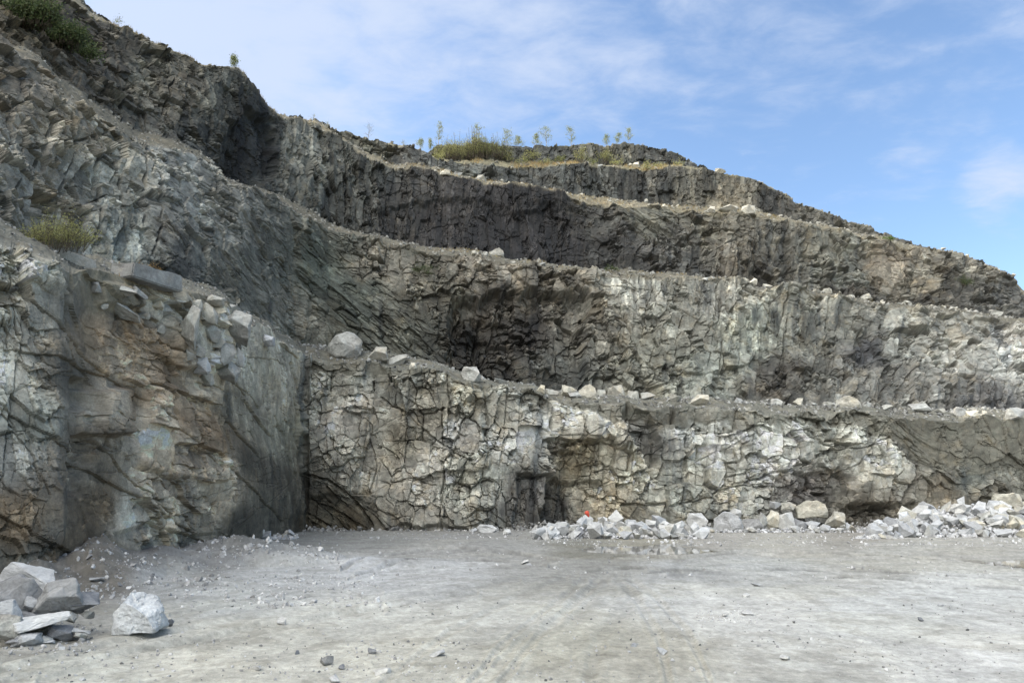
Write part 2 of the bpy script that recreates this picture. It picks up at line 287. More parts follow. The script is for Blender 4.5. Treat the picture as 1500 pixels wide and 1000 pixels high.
BENCHCOL = {1: (104, 102, 92), 3: (112, 107, 93), 5: (132, 124, 104), 7: (125, 119, 96), 9: (120, 116, 88), 10: (110, 112, 84)}
WALLSEG = {0: 0, 2: 1, 4: 2, 6: 3, 8: 4}
NRM = {}
def wall(seg, lv):
    r0, r1 = ROWS0[seg], ROWS0[seg] + NR[seg]
    A = P[r0:r1 + 1]; R = r1 - r0 + 1
    mid = (L[SEQ[seg]] + L[SEQ[seg + 1]])[:, :2] / 2
    ds = np.hypot(*np.diff(mid, axis=0).T); s1 = np.concatenate([[0], np.cumsum(ds)])
    T = box_smooth(np.gradient(mid, axis=0) / np.maximum(np.hypot(*np.gradient(mid, axis=0).T), 1e-6)[:, None], 9)
    T /= np.linalg.norm(T, axis=1)[:, None]
    N = np.stack([T[:, 1], -T[:, 0], T[:, 0] * 0], -1); NRM[seg] = N
    vm = np.abs((N[:, :2] * mid / np.maximum(np.hypot(*mid.T), 1e-6)[:, None]).sum(1)); vm = np.convolve(np.pad(vm, 12, mode='edge'), np.ones(25) / 25, 'valid')
    s1 = np.concatenate([[0], np.cumsum(ds * np.clip(vm[1:], .32, 1))])
    s = np.broadcast_to(s1[None], (R, NC)).copy(); h = A[..., 2].copy()
    px, py = proj(A)
    px = np.where(np.arange(NC)[None] < NX, PXC[None], px); py = np.where(np.arange(NC)[None] < NX, 400, py)
    fr = (np.arange(R) / (R - 1))[:, None] * np.ones((1, NC))
    sd = 100 * (lv + 1)
    # look-up of kind / roughness / colour
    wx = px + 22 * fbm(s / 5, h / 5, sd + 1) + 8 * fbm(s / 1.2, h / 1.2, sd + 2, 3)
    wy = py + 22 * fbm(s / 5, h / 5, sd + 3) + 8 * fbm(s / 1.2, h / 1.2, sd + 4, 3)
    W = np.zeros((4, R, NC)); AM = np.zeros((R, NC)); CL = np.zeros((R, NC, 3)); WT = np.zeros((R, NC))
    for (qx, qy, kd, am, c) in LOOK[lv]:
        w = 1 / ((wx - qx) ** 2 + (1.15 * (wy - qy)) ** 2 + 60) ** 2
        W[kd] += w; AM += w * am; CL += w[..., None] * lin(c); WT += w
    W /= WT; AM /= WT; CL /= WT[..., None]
    W = W ** 1.6; W /= W.sum(0)
    D1 = np.zeros((R, NC)); D2 = np.zeros((R, NC)); shade = np.zeros((R, NC)); warm = np.zeros((R, NC))
    dist = np.maximum(A[..., 1], 10.0)
    pix = dist / 739.0
    spec = {B_: [(6.0, .9, 1.25, 5, .45), (3.0 if lv == 0 else 2.6, .85, 1.25, -7, .72), (1.45, .95, 1.1, 9, .92), (.68, .9, 1.15, -5, 1.0), (.27, 1, 1, 20, .9), (.12, 1, 1, 5, .8)],
            S_: [(4.0, 2.2, .9, -36, .4), (1.7, 2.8, .7, -40, .7), (.8, 2.8, .7, -33, .95), (.38, 2.4, .7, -42, 1.0)],
            C_: [(5.0, .6, 2.6, 2, .5), (2.0, .6, 2.6, -3, .8), (.9, .65, 2.2, 5, .9), (.42, .8, 1.7, -2, 1.0), (.24,1,1.2,0,.8)],
            M_: [(6.0, .9, 1.5, 12, .4), (2.4, .8, 1.6, 14, .5), (1.0, .8, 1.7, 10, .7), (.42, .8, 1.5, 8, .9), (.2, 1, 1.2, 0, .9), (.1, 1, 1.2, 0, .8)]}
    nearm = 1 - (sm(437, 446, px) if lv == 0 else sm(340, 480, px))
    for kd, kf in [(a_, b_) for a_ in spec for b_ in (1.0, 1.65)]:
        scl = spec[kd]; WW = W[kd] * (nearm if kf > 1 else 1 - nearm)
        m = WW > .02
        if not m.any(): continue
        qs, qh, w = s[m] * kf, h[m] * kf, WW[m]
        qs = qs + .45 * fbm(qs / 7, qh / 7, sd + 5 + kd, 2) + .05 * fbm(qs / .6, qh / .6, sd + 6, 2)
        qh = qh + .45 * fbm(qs / 7, qh / 7, sd + 7 + kd, 2) + .05 * fbm(qs / .6, qh / .6, sd + 8, 2)
        disp = 0; vdis = 0; sh = 0; wm = 0; fine = 1.0
        for i, (S, ex, ey, ang, am) in enumerate(scl):
            pm = pix[m] * kf; vis = np.clip(S / (1.6 * pm) - .4, 0, 1)
            a = math.radians(ang); ca, sa = math.cos(a), math.sin(a)
            u = (qs * ca + qh * sa) / (S * ex); v = (-qs * sa + qh * ca) / (S * ey)
            bx, by, r1_, r2_, r3_, r4_, e = vor(u, v, sd + 31 * i + 7 * kd)
            tilt = (.6, 1.05, 1.3, 1.3, 1.2, 1.0)[i]
            o = (r1_ - .5) * (.52, .48, .42, .36, .3, .3)[i] * S + ((r2_ - .5) * bx * S * min(ex, 1.2) + (r3_ - .40) * -by * S * min(ey, 1.3)) * tilt
            open_ = sm(.42, .72, vn(u * .8 + 5, v * .8, sd + 77 + i)) * (.35 + .65 * fine)
            gw = (.55 * pm / S + np.minimum(.006 + .022 * open_, .09 / S)) * (.3 + .7 * open_)
            dpt = np.minimum((.05 + .42 * open_) * S, .75) * (.3, .9, .8, .7, .5, .4)[i]
            g_ = 1 - sm(gw * .5, gw * 1.15, e)
            disp = disp + am * fine * (o - dpt * g_) * vis
            vdis = vdis + am * (r4_ - .5) * S * .3 * vis * fine
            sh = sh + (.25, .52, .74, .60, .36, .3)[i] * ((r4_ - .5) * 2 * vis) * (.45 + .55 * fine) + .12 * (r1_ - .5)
            wm = wm + (.5, .6, .4, .2, .1, .1)[i] * (r2_ - .5)
            if i == 1: fine = .30 + .80 * sm(.40, .72, r3_ * .75 + .25 * r4_)      # some blocks stay whole, others are shattered
            if i == 2: fine = fine * (.45 + .7 * sm(.3, .6, r4_))
        D1[m] += w * disp / kf; D2[m] += w * vdis / kf; shade[m] += w * sh * (.75 if kd == M_ else 1); warm[m] += w * wm
    vd = np.abs((N[None, :, :2] * (A[..., :2] / np.hypot(A[..., 0], A[..., 1])[..., None])).sum(-1)); amp = AM * (1.0 if lv == 0 else 1.05) * (.45 + .55 * sm(.2, .85, vd)) * (1 if lv == 0 else np.where(px < 420, .85 + .15 * sm(250, 420, px), 1.0)) * (.7 if lv > 2 else 1)
    d = D1 * amp + (1.6 if lv < 3 else .8) * fbm(s / 14, h / 11, sd + 9, 3) * (.5 + .5 * AM) + .09 * fbm(s / .7, h / .7, sd + 10, 4) * AM
    for (x0, x1, y0, y1, q) in MASSES:
        e = 5.0
        d += q * sm(x0 - e, x0 + e, wx * .8 + px * .2) * (1 - sm(x1 - e, x1 + e, wx * .8 + px * .2)) * sm(y0 - e, y0 + e, wy * .8 + py * .2) * (1 - sm(y1 - e, y1 + e, wy * .8 + py * .2))
    jd = np.zeros((R, NC))
    for ang, sp, dep, q in ((84, 3.6, .55, 0), (-32, 4.6, .6, 1), (28, 6.5, .6, 2), (2, 5.0, .45, 3)):
        ca, sa = math.cos(math.radians(ang)), math.sin(math.radians(ang))
        kf = np.where(px < 440, 1.5, 1.0) if lv == 0 else 1 + .5 * nearm
        al_ = s * ca + h * sa; pe = -s * sa + h * ca + .30 * fbm(s / 6, h / 6, sd + 60 + q, 2) + .035 * fbm(s / .9, h / .9, sd + 64 + q, 2)
        sp_ = sp / (1.5 if lv == 0 and q < 2 else 1); ci = np.floor(pe / sp_); dj = np.abs(pe / sp_ - ci - .2 - .6 * h2(ci, ci * 0 + q, sd + 68)) * sp_
        on = sm(.56, .68, vn(al_ / 5.5 + 13 * ci, ci * 3.7, sd + 69 + q))
        wj = (.015 + .05 * vn(al_ / 1.3, ci, sd + 73)) + .55 * pix
        jd = np.maximum(jd, on * dep * .30 * np.where(np.abs(ang) < 60, .6, 1.1) * (.4 + .6 * np.clip(pix / .13, 0, 1)) * (1 - sm(wj * .45, wj, dj)))
        d += on * .22 * np.sign(pe / sp_ - ci - .2 - .6 * h2(ci, ci * 0 + q, sd + 68)) * (h2(ci, ci * 0 + 9, sd) - .3) * np.exp(-dj / .8)
    d -= jd * np.minimum(1, AM + .2) * (1 if lv == 0 else .8) * (1 - .8 * W[M_] * (px > 1000))
    cx = px + 5 * fbm(s / 2.2, h / 2.2, sd + 11, 4); cy = py + 5 * fbm(s / 2.2, h / 2.2, sd + 12, 4)
    lo, hi = py[:, NX:].min(), py[:, NX:].max()
    for pts, hw, dp in CRACKS:
        ys = [q[1] for q in pts]; xs = [q[0] for q in pts]
        ymid = sum(ys) / len(ys); xm = int(np.argmin(np.abs(PXC - sum(xs) / len(xs))))
        if not (py[-1, xm] - 12 <= ymid <= py[0, xm] + 12): continue
        j0, j1 = np.searchsorted(PXC, [min(xs) - 15, max(xs) + 15])
        dd = seg_dist(cx[:, j0:j1], cy[:, j0:j1], pts)
        wv = hw * (.55 if max(xs) < 345 and lv == 0 else .75) * (.6 + .9 * vn(s[:, j0:j1] / 1.5, h[:, j0:j1] / 1.5, sd + 13))
        d[:, j0:j1] -= dp * (.5 if max(xs) < 345 and lv == 0 else .7) * (1 - sm(wv * .35, wv * 1.25, dd))
    if lv == 0:
        thr = np.interp(px[-1], [-350, 90, 120, 330, 345, 440, 460, 700, 780, 1000, 1200, 1310, 1350, 1600], [1.1, 1.1, .93, .93, 1.1, 1.1, .93, .92, .90, .86, .88, .84, .56, .5])[None]
        dirt = sm(-.03, .05, fr - thr - .16 * fbm(s / 3.5, h / 2.2, sd + 40, 4) - .05 * fbm(s / .8, h / .8, sd + 41, 3))
    elif lv == 1:
        dirt = sm(-.03, .05, fr - .985 - .08 * fbm(s / 4, h / 2.2, sd + 40, 4)) * sm(450, 600, px)
    else: dirt = sm(-.03, .06, fr - .98 - .06 * fbm(s / 3, h / 2, sd + 40, 4))
    d = d * (1 - .35 * dirt)
    # loose, weathered top of each face leans back a little and is ragged
    top = sm(.93, 1.0, fr); crest_z = top * (1.5 * fbm(s / 2.8, s * 0 + 3, sd + 14, 4)) * (.5 if lv > 2 else .8)
    if lv == 0: d = np.where(px < 330, d * .85, d)
    foot = 1 - sm(0, .05, fr)
    up = (L[SEQ[seg + 1]] - L[SEQ[seg]]); rn_ = np.hypot(up[:, 0], up[:, 1]); al = .75 * np.arctan2(rn_, np.maximum(up[:, 2], .5)); al = np.convolve(np.pad(al, 8, mode='edge'), np.ones(17) / 17, 'valid')
    N3 = N * np.cos(al)[:, None]; N3[:, 2] = np.sin(al)
    Dv = N3[None] * d[..., None]; Dv[..., 2] += D2 * .5 * (1 - top) + crest_z
    D[r0:r1 + 1] = Dv
    # colour: cell to cell variety, downward streaks, rust, dust
    so_ = s; stk = fbm(so_ / .9, h / 9.0, sd + 15, 4); stk2 = fbm(s / 3.5, h / 14.0, sd + 16, 3)
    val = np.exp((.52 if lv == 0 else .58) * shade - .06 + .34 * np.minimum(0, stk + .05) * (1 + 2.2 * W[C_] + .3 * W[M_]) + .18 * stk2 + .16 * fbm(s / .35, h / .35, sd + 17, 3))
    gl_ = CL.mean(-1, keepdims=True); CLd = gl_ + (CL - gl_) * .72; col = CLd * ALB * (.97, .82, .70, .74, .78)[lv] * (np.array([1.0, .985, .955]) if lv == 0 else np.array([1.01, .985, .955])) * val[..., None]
    wm = np.clip(warm * .9 + .8 * fbm(s / 4, h / 5, sd + 18, 4) - .28, 0, .5)[..., None] * (np.where(px < 345, .4, .8)[..., None] if lv == 0 else 1)
    col = col * (1 - wm) + col * np.array([1.08, .95, .76]) * wm
    wet = sm(.18, .5, fbm(s / 1.3, h / 12, sd + 19, 4) + .15 * (W[C_] + W[M_] - .6) + .12 * W[C_])[..., None] * .58
    col = col * (1 - wet * np.array([.75, .70, .62]))
    dc = lin(BENCHCOL[(1, 3, 5, 7, 9)[lv]]) * ALB * (.85 if lv == 0 else .7) * np.exp(.4 * fbm(s / .5, h / .5, sd + 42, 4) + .22 * fbm(s / 2, h / 2, sd + 43, 3))[..., None]
    col = col * (1 - .85 * dirt[..., None]) + dc * .85 * dirt[..., None]
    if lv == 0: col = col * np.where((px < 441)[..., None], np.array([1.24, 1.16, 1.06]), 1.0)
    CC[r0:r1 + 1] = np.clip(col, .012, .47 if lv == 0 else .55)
for seg, lv in WALLSEG.items(): wall(seg, lv)
for seg in (1, 3, 5, 7, 9, 10):
    r0, r1 = ROWS0[seg], ROWS0[seg] + NR[seg]
    n = NR[seg]; f = (np.arange(n + 1) / n)[:, None]
    A = P[r0:r1 + 1]; d0 = D[r0][None].copy(); d1 = D[r1][None].copy()
    if seg >= 9: d1 = d1 * 0 + D[ROWS0[9]][None] * .2
    ff = f[..., None]
    s0 = box_smooth(box_smooth(d0[0], 14), 14)[None]; s1_ = box_smooth(box_smooth(d1[0], 14), 14)[None]
    k0 = (np.exp(-ff * n / 2.0)); k1 = np.exp(-(1 - ff) * n / 2.0)
    Dv = s0 * (1 - ff) + s1_ * ff + (d0 - s0) * k0 + (d1 - s1_) * k1
    env = np.sin(np.pi * np.clip(f, 0, 1)) ** .5
    x, y = A[..., 0], A[..., 1]
    bump = .5 * fbm(x / 2.6, y / 2.6, 900 + seg, 4) + .35 * np.abs(fbm(x / 1.1, y / 1.1, 910 + seg, 3))
    if seg == 1: bump = bump + .5 * sm(.0, .35, f) * (1 - sm(.35, .8, f))
    Dv[..., 2] += bump * env
    if seg < 10: D[r0 + 1:r1] = Dv[1:-1]
    if seg == 9: D[r1] = Dv[-1]
    c = lin(BENCHCOL[seg]) * ALB * (.85 if seg == 1 else .7)
    v = np.exp(.35 * fbm(x / 1.4, y / 1.4, 920 + seg, 4) + .25 * fbm(x / .3, y / .3, 930 + seg, 3))[..., None]
    cc = c * v
    w0 = np.exp(-f * n / 1.5)[..., None]; w1 = np.exp(-(1 - f) * n / 1.5)[..., None]
    cc = cc * (1 - w0) + CC[r0][None] * w0
    if seg < 9: cc = cc * (1 - w1) + CC[r1][None] * w1
    CC[r0 + 1:(r1 if seg < 9 else r1 + 1)] = cc[1:(-1 if seg < 9 else None)]
P0 = P; P = P + D
PJX, PJY = proj(P)

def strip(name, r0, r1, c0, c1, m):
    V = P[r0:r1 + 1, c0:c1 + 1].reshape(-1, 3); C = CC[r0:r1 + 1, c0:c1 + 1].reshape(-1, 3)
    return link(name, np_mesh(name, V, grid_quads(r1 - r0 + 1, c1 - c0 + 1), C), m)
def cidx(px): return int(np.searchsorted(PXC, px))
ca, cb, cc_ = cidx(113), cidx(338), cidx(442)
FACES = [(0, 0, ca, 'grey streaked rock buttress at the left edge of the pit floor'), (0, ca, cb, 'brown stained broken rock face between the left buttress and the smooth slab'),
         (0, cb, cc_, 'smooth upright rock slab with a dark wet lower half'), (0, cc_, NC - 1, 'pale blocky lowest rock face behind the rubble heaps'),
         (2, 0, NC - 1, 'second rock face up, dark hollow in its middle'), (4, 0, NC - 1, 'third rock face up, dark vertical streaks'),
         (6, 0, NC - 1, 'low fourth rock face under the ledge with saplings'), (8, 0, NC - 1, 'short topmost rock face on the skyline')]
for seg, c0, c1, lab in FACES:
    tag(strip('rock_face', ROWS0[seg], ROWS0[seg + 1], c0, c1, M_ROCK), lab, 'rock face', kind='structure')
for seg, lab in ((1, 'lowest dirt bench above the pale blocky face'), (3, 'second bench of dirt and stones'), (5, 'third bench, sunlit and grassy'), (7, 'top ledge with bushes and saplings')):
    tag(strip('quarry_bench', ROWS0[seg], ROWS0[seg + 1], 0, NC - 1, M_BENCH), lab, 'bench', kind='structure')
tag(strip('hilltop', ROWS0[9], ROWS0[11], 0, NC - 1, M_BENCH), 'hilltop ground behind the skyline', 'hill', kind='structure')

# ------------------------------------------------------------------ ground
TX, TY = 14.0, 66.0
G_LOOK = [(450,800,(122,124,121)),(560,790,(130,131,127)),(650,785,(134,134,130)),(600,815,(138,138,134)),(700,805,(137,137,133)),(760,815,(142,142,137)),(860,812,(120,118,106)),(960,800,(140,136,120)),(850,830,(138,138,132)),
 (250,850,(150,153,152)),(400,840,(160,163,163)),(520,835,(168,171,172)),(650,830,(166,168,167)),(300,830,(128,130,130)),(200,830,(112,112,110)),(140,850,(108,104,96)),(380,808,(112,114,113)),(350,870,(160,163,160)),
 (100,980,(172,172,160)),(350,930,(168,167,155)),(300,980,(178,176,162)),(500,900,(176,176,166)),(600,960,(176,174,160)),(750,900,(172,172,163)),(850,940,(160,158,142)),(950,960,(158,155,140)),(1000,870,(176,177,172)),(1100,900,(178,178,172)),
 (1300,900,(178,180,176)),(1450,960,(182,182,177)),(1200,960,(178,178,170)),(1400,860,(174,176,172)),(1100,830,(160,162,158)),(1000,835,(150,152,150)),(1300,810,(158,157,148)),(1450,805,(156,154,145)),(1150,800,(158,156,146)),(1250,785,(140,136,126)),
 (50,950,(150,148,138)),(1600,900,(172,172,166)),(-100,900,(140,136,126)),(750,1100,(170,168,155)),(1050,785,(150,147,138))]
PUDDLES = [((955, 804), 105, 7.5, 16.), ((1500, 827), 60, 8, 9.)]
def puddle_mask(px, py, x, y):
    m = np.zeros(px.shape)
    for (qx, qy), a, b_, _ in PUDDLES:
        n = .9 * fbm(x / 2.4, y / 3.2, 777, 4)
        m = np.maximum(m, 1 - sm(.55, 1.1, np.hypot((px - qx) / a, (py - qy) / b_) + n * .55))
    return m
def ground_z(x, y):
    x = np.asarray(x, float); y = np.asarray(y, float)
    px, py = proj(np.stack([x, y, x * 0], -1))
    fwd = y > 3
    z = .05 * fbm(x / 3.1, y / 3.1, 500, 4)
    z = z * (1 + 1.2 * np.exp(-((px - 650) / 180) ** 2 - ((py - 800) / 22) ** 2))
    phi = np.arctan2(x - TX, -(y - TY)); r = np.hypot(x - TX, y - TY)
    w = phi + .03 * fbm(x / 9, y / 9, 510, 3)
    rut = fbm(w * 55, r / 9, 520, 3)
    z = z + .028 * np.minimum(rut, .12) * sm(6, 22, r) * (.4 + .6 * sm(-.1, .3, fbm(x / 6, y / 6, 530, 3)))
    # churned wheel tracks
    for pts, hw, dp in TRACKS:
        d = seg_dist(px + 3 * fbm(x / 3, y / 3, 540), py + 1.2 * fbm(x / 3, y / 3, 541), pts)
        hw2 = hw * (.7 + .6 * vn(x / 1.2, y / 1.2, 542))
        z = z + fwd * dp * ((-1) * (1 - sm(hw2 * .4, hw2, d)) + .7 * (1 - sm(0, hw2, np.abs(d - 1.5 * hw2))))
    z = z + .02 * np.abs(fbm(x / .35, y / .35, 550, 3)) + .012 * fbm(x / .1, y / .1, 551, 2)
    # low gravel windrows and heaps at the left, dirt fan against the buttress, grading lip in the middle
    for qx, qy, ax, ay, hh in MOUNDS:
        d2 = ((px - qx) / ax) ** 2 + ((py - qy) / ay) ** 2
        z = z + fwd * hh * np.clip(1 - np.sqrt(d2 + .02), 0, 1) * (1 + .5 * fbm(x / 1.3, y / 1.3, 560, 5))
    z = z - .10 * puddle_mask(px, py, x, y) * fwd
    return z
TRACKS = [([(735,1000),(790,930),(845,880),(872,852)],6,.03),([(690,1000),(752,930),(818,880),(855,850)],5,.03),([(560,1000),(660,925),(760,872),(830,846)],5,.025),([(980,1000),(965,930),(935,880),(905,850)],6,.025),([(1040,1000),(1010,930),(965,880),(925,850)],5,.025),
 ([(0,985),(160,945),(360,905),(520,885),(640,868),(760,850)],3.5,.04),([(0,1000),(180,958),(380,916),(560,890),(700,868)],3,.04),([(1500,850),(1300,838),(1100,832),(950,834)],2,.05),([(1500,862),(1300,848),(1120,842),(980,842)],1.8,.05),([(500,835),(560,815),(640,805),(760,812),(820,822)],2.2,.10),([(520,842),(600,824),(700,820),(800,828)],2.0,.08),([(900,815),(1000,818),(1100,808),(1250,812),(1380,820),(1500,832)],1.5,.10),
 ([(1000,812),(1150,808),(1300,816),(1440,824)],1.2,.08),([(700,1000),(770,940),(850,890),(880,850)],13,.02),([(860,1000),(880,930),(930,880),(925,850)],13,.02),([(0,968),(150,930),(350,893),(480,880)],5,.03),
 ([(60,1000),(250,945),(420,915),(560,890)],6,.03),([(850,838),(930,832),(1000,838),(1060,832)],2,.06),([(900,842),(960,838),(1100,842),(1180,840)],1.6,.06),([(250,900),(420,875),(560,868)],3,.04)]
MOUNDS = [(335,812,80,18,1.15),(420,818,90,13,.85),(230,822,80,22,.8),(122,822,64,42,1.4),(165,838,80,22,.9),(560,826,120,10,.32),(700,800,140,14,.3),(50,845,70,30,1.2)]
pys = np.concatenate([np.arange(1040, 790, -1.0), np.arange(790, 768, -.5)])
rr = np.array([HCAM * (CP + SP * (p - 500) / F) / ((p - 500) / F * CP - SP) for p in pys])
rr = np.concatenate([[.4, 2, 4, 6, 8], rr[rr > 8.3], [135, 160, 200, 300, 600, 1500, 4000]])
th = np.concatenate([np.radians(np.linspace(-180, -44, 40)), np.arctan((np.arange(-290, 1790, 1.5) - 750) / F), np.radians(np.linspace(44.6, 178, 40))])
GX = rr[:, None] * np.sin(th)[None]; GY = rr[:, None] * np.cos(th)[None]
GZ = ground_z(GX, GY); GZ = np.where(rr[:, None] > 130, -.3, GZ); GZ = np.where((GY < 3), .02 * fbm(GX / 3, GY / 3, 500, 3), GZ)
gpx, gpy = proj(np.stack([GX, GY, GX * 0], -1))
gpx = np.where(GY < 3, 750, gpx); gpy = np.where(GY < 3, 1000, gpy)
wx = gpx + 40 * fbm(GX / 4, GY / 4, 600, 4); wy = gpy + 9 * fbm(GX / 4, GY / 4, 601, 4)
cl = np.zeros(GX.shape + (3,)); wt = np.zeros(GX.shape)
for qx, qy, c in G_LOOK:
    w = 1 / (((wx - qx) / 3.2) ** 2 + (wy - qy) ** 2 + 30) ** 2
    cl += w[..., None] * lin(c); wt += w
cl /= wt[..., None]
phi = np.arctan2(GX - TX, -(GY - TY)); rad = np.hypot(GX - TX, GY - TY)
streak = fbm(phi * 90 + .6 * fbm(GX / 5, GY / 5, 603, 3), rad / 5, 602, 4)
hstreak = fbm(GX / 2.2, GY / .45, 604, 4)
v = np.exp(.20 * streak * sm(6, 20, rad) + .14 * hstreak +     .20 * fbm(GX / .25, GY / .32, 605, 4) + .30 * (vn(GX / .09, GY / .12, 611) - .5) + .10 * (vn(GX / .45, GY / .22, 613) - .5) + .10 * (np.random.default_rng(1).random(GX.shape) - .5) + .09 * fbm(GX / 1.5, GY / 1.5, 606, 4))
mud = sm(.16, .34, fbm(GX / .7, GY / .9, 607, 4) + .1 * fbm(GX / 7, GY / 7, 608, 2))
wetm = puddle_mask(gpx, gpy, GX, GY)
trk = np.zeros(GX.shape)
for pts, hw, dp in TRACKS:
    dd = seg_dist(gpx + 3 * fbm(GX / 3, GY / 3, 540), gpy + 1.2 * fbm(GX / 3, GY / 3, 541), pts)
    trk = np.maximum(trk, (1 - sm(hw * .5, hw * 1.3, dd)) * (.35 if dp < .05 else .9) * sm(-.25, .2, fbm(GX / .8, GY / 1.6, 612, 3)))
clm = cl.mean(-1, keepdims=True); cl = (clm + (cl - clm) * .7) * np.array([1.01, 1.0, .97]) * v[..., None] * (1 - .16 * mud[..., None] * np.array([.9, .95, 1.05])) * (1 - .45 * wetm[..., None]) * (1 - .36 * trk[..., None])
cream = sm(.1, .4, fbm(GX / 5, GY / 3, 609, 4))[..., None] * .6
cl = cl * (1 + cream * np.array([.03, .02, -.03]))
M_GROUND, nt, bs = mat('dusty_quarry_floor')
tc = nnode(nt, 'ShaderNodeTexCoord'); a = nnode(nt, 'ShaderNodeAttribute', attribute_name='Col'); c = a.outputs['Color']
hs = []
for s_, lo, hi in ((1.3, .93, 1.07), (7.0, .84, 1.15), (30.0, .80, 1.18)):
    n = nnode(nt, 'ShaderNodeTexNoise', Scale=s_, Detail=7.0, Roughness=.65); nt.links.new(tc.outputs['Object'], n.inputs['Vector'])
    c = mult(nt, c, ramp(nt, n.outputs[0], [(.3, lo), (.7, hi)])); hs.append(n.outputs[0])
nt.links.new(c, bs.inputs['Base Color'])
for i_, (h_, st, dist_) in enumerate(((hs[1], .5, .05), (hs[2], .5, .02))):
    b = nnode(nt, 'ShaderNodeBump', Strength=st, Distance=dist_); nt.links.new(h_, b.inputs['Height'])
    if i_: nt.links.new(prev.outputs[0], b.inputs['Normal'])
    prev = b
nt.links.new(prev.outputs[0], bs.inputs['Normal'])
g = link('ground', np_mesh('ground', np.stack([GX, GY, GZ], -1).reshape(-1, 3), grid_quads(len(rr), len(th), True)[:, ::-1], np.clip(cl * .80, .02, .48).reshape(-1, 3), True), M_GROUND)
tag(g, 'dusty grey quarry floor marked with wheel tracks', 'ground', kind='structure')

M_WATER, nt, bs = mat('muddy_water')
bs.inputs['Base Color'].default_value = (.10, .09, .065, 1); bs.inputs['Roughness'].default_value = .04; bs.inputs['Specular IOR Level'].default_value = .5
for (qx, qy), a_, b_, _ in PUDDLES:
    t = np.linspace(0, 2 * math.pi, 64, endpoint=False)
    X, Y = ground_at(qx + a_ * 1.15 * np.cos(t), np.clip(qy + b_ * 1.15 * np.sin(t), 770, 990))
    V = np.concatenate([[[X.mean(), Y.mean(), -.035]], np.stack([X, Y, X * 0 - .035], -1)])
    o = link('puddle', np_mesh('puddle', V, np.array([[0, 1 + i, 1 + (i + 1) % 64] for i in range(64)])), M_WATER)
    tag(o, 'shallow muddy puddle in front of the rubble' if qx < 1200 else 'small puddle at the right edge of the pit floor', 'puddle', kind='structure')

# ------------------------------------------------------------------ stones
def hull(seed, n=14, flat=1.0, boxy=.5):
    rnd = random.Random(seed); bm = bmesh.new()
    if isinstance(n, list):
        for q in n: bm.verts.new(q)
    for i in range(0 if isinstance(n, list) else n):
        d = Vector((rnd.gauss(0, 1), rnd.gauss(0, 1), rnd.gauss(0, 1))).normalized()
        m_ = max(abs(d.x), abs(d.y), abs(d.z))
        d = d.lerp(d / m_, boxy) * rnd.uniform(.82, 1)
        d.z *= flat; bm.verts.new(d)
    r = bmesh.ops.convex_hull(bm, input=bm.verts)
    bmesh.ops.delete(bm, geom=[e for e in r['geom_interior'] if isinstance(e, bmesh.types.BMVert)], context='VERTS')
    loose = [v_ for v_ in bm.verts if not v_.link_faces]
    bmesh.ops.delete(bm, geom=loose, context='VERTS')
    bmesh.ops.dissolve_limit(bm, angle_limit=math.radians(14), verts=bm.verts, edges=bm.edges)
    return bm
def norm_unit(bm):
    c = [[v_.co[i] for v_ in bm.verts] for i in range(3)]
    lo = [min(q) for q in c]; hi = [max(q) for q in c]
    for v_ in bm.verts:
        v_.co = Vector([(v_.co[i] - (lo[i] + hi[i]) / 2) / (hi[i] - lo[i]) for i in range(3)])
def rock_mesh(name, seed, n=14, detail=0, boxy=.5, rough=.035, bev=.05):
    from mathutils import noise
    bm = hull(seed, n, 1.0, boxy)
    bmesh.ops.bevel(bm, geom=list(bm.edges), offset=bev, segments=1, affect='EDGES', clamp_overlap=True)
    bmesh.ops.triangulate(bm, faces=bm.faces)
    for k in range(detail):
        lim = .55 / 2 ** k * 1.1
        es = [e for e in bm.edges if e.calc_length() > lim]
        if es: bmesh.ops.subdivide_edges(bm, edges=es, cuts=1); bmesh.ops.triangulate(bm, faces=[f_ for f_ in bm.faces if len(f_.verts) > 3])
    norm_unit(bm)
    if detail:
        bm.normal_update(); o = Vector((seed * 3.7, seed * 1.3, 0))
        for v_ in bm.verts:
            p = v_.co * 2.2 + o
            q = noise.fractal(p, .8, 2.1, 5) * rough + (noise.noise(p * .9) * rough * 1.6) + abs(noise.noise(p * 4)) * rough * -.5
            cell = noise.cell(p * 1.7 + Vector((noise.noise(p * 2), noise.noise(p * 2 + Vector((9, 9, 9))), noise.noise(p * 2 - Vector((5, 5, 5))))) * .5)
            v_.co += v_.normal * (q + cell * rough * .45)
    me = bpy.data.meshes.new(name); bm.to_mesh(me); bm.free()
    return me
RUB = [rock_mesh('broken_stone', 40 + i, 9 + i % 5, 1 if i % 2 else 2, .4 + .5 * (i % 3) / 2, .014, .012) for i in range(22)]
BIG = [rock_mesh('boulder', 140 + i, (44 if i == 0 else 9 + i % 5), 4, (.1 if i == 0 else .5 + .45 * (i % 3) / 2), .026, .025) for i in range(14)]
matmesh = {}
def with_mat(me, m):
    k = (me.name, m.name)
    if k not in matmesh:
        c = me.copy(); c.name = me.name; c.materials.append(m); matmesh[k] = c
    return matmesh[k]
def put(name, me, m, loc, size, rot, label, cat, group=None, sink=.06):
    """size is the stone's own x, y, z extent; it is dropped so its lowest point sits at loc.z less a little"""
    o = bpy.data.objects.new(name, with_mat(me, m)); COL.objects.link(o)
    R = Euler(rot).to_matrix(); S = Matrix.Diagonal(size)
    M3 = R @ S
    zmin = min((M3 @ v_.co).z for v_ in me.vertices)
    o.location = (loc[0], loc[1], loc[2] - zmin - sink * size[2]); o.rotation_euler = rot; o.scale = size
    return tag(o, label, cat, group)
rnd = random.Random(7)

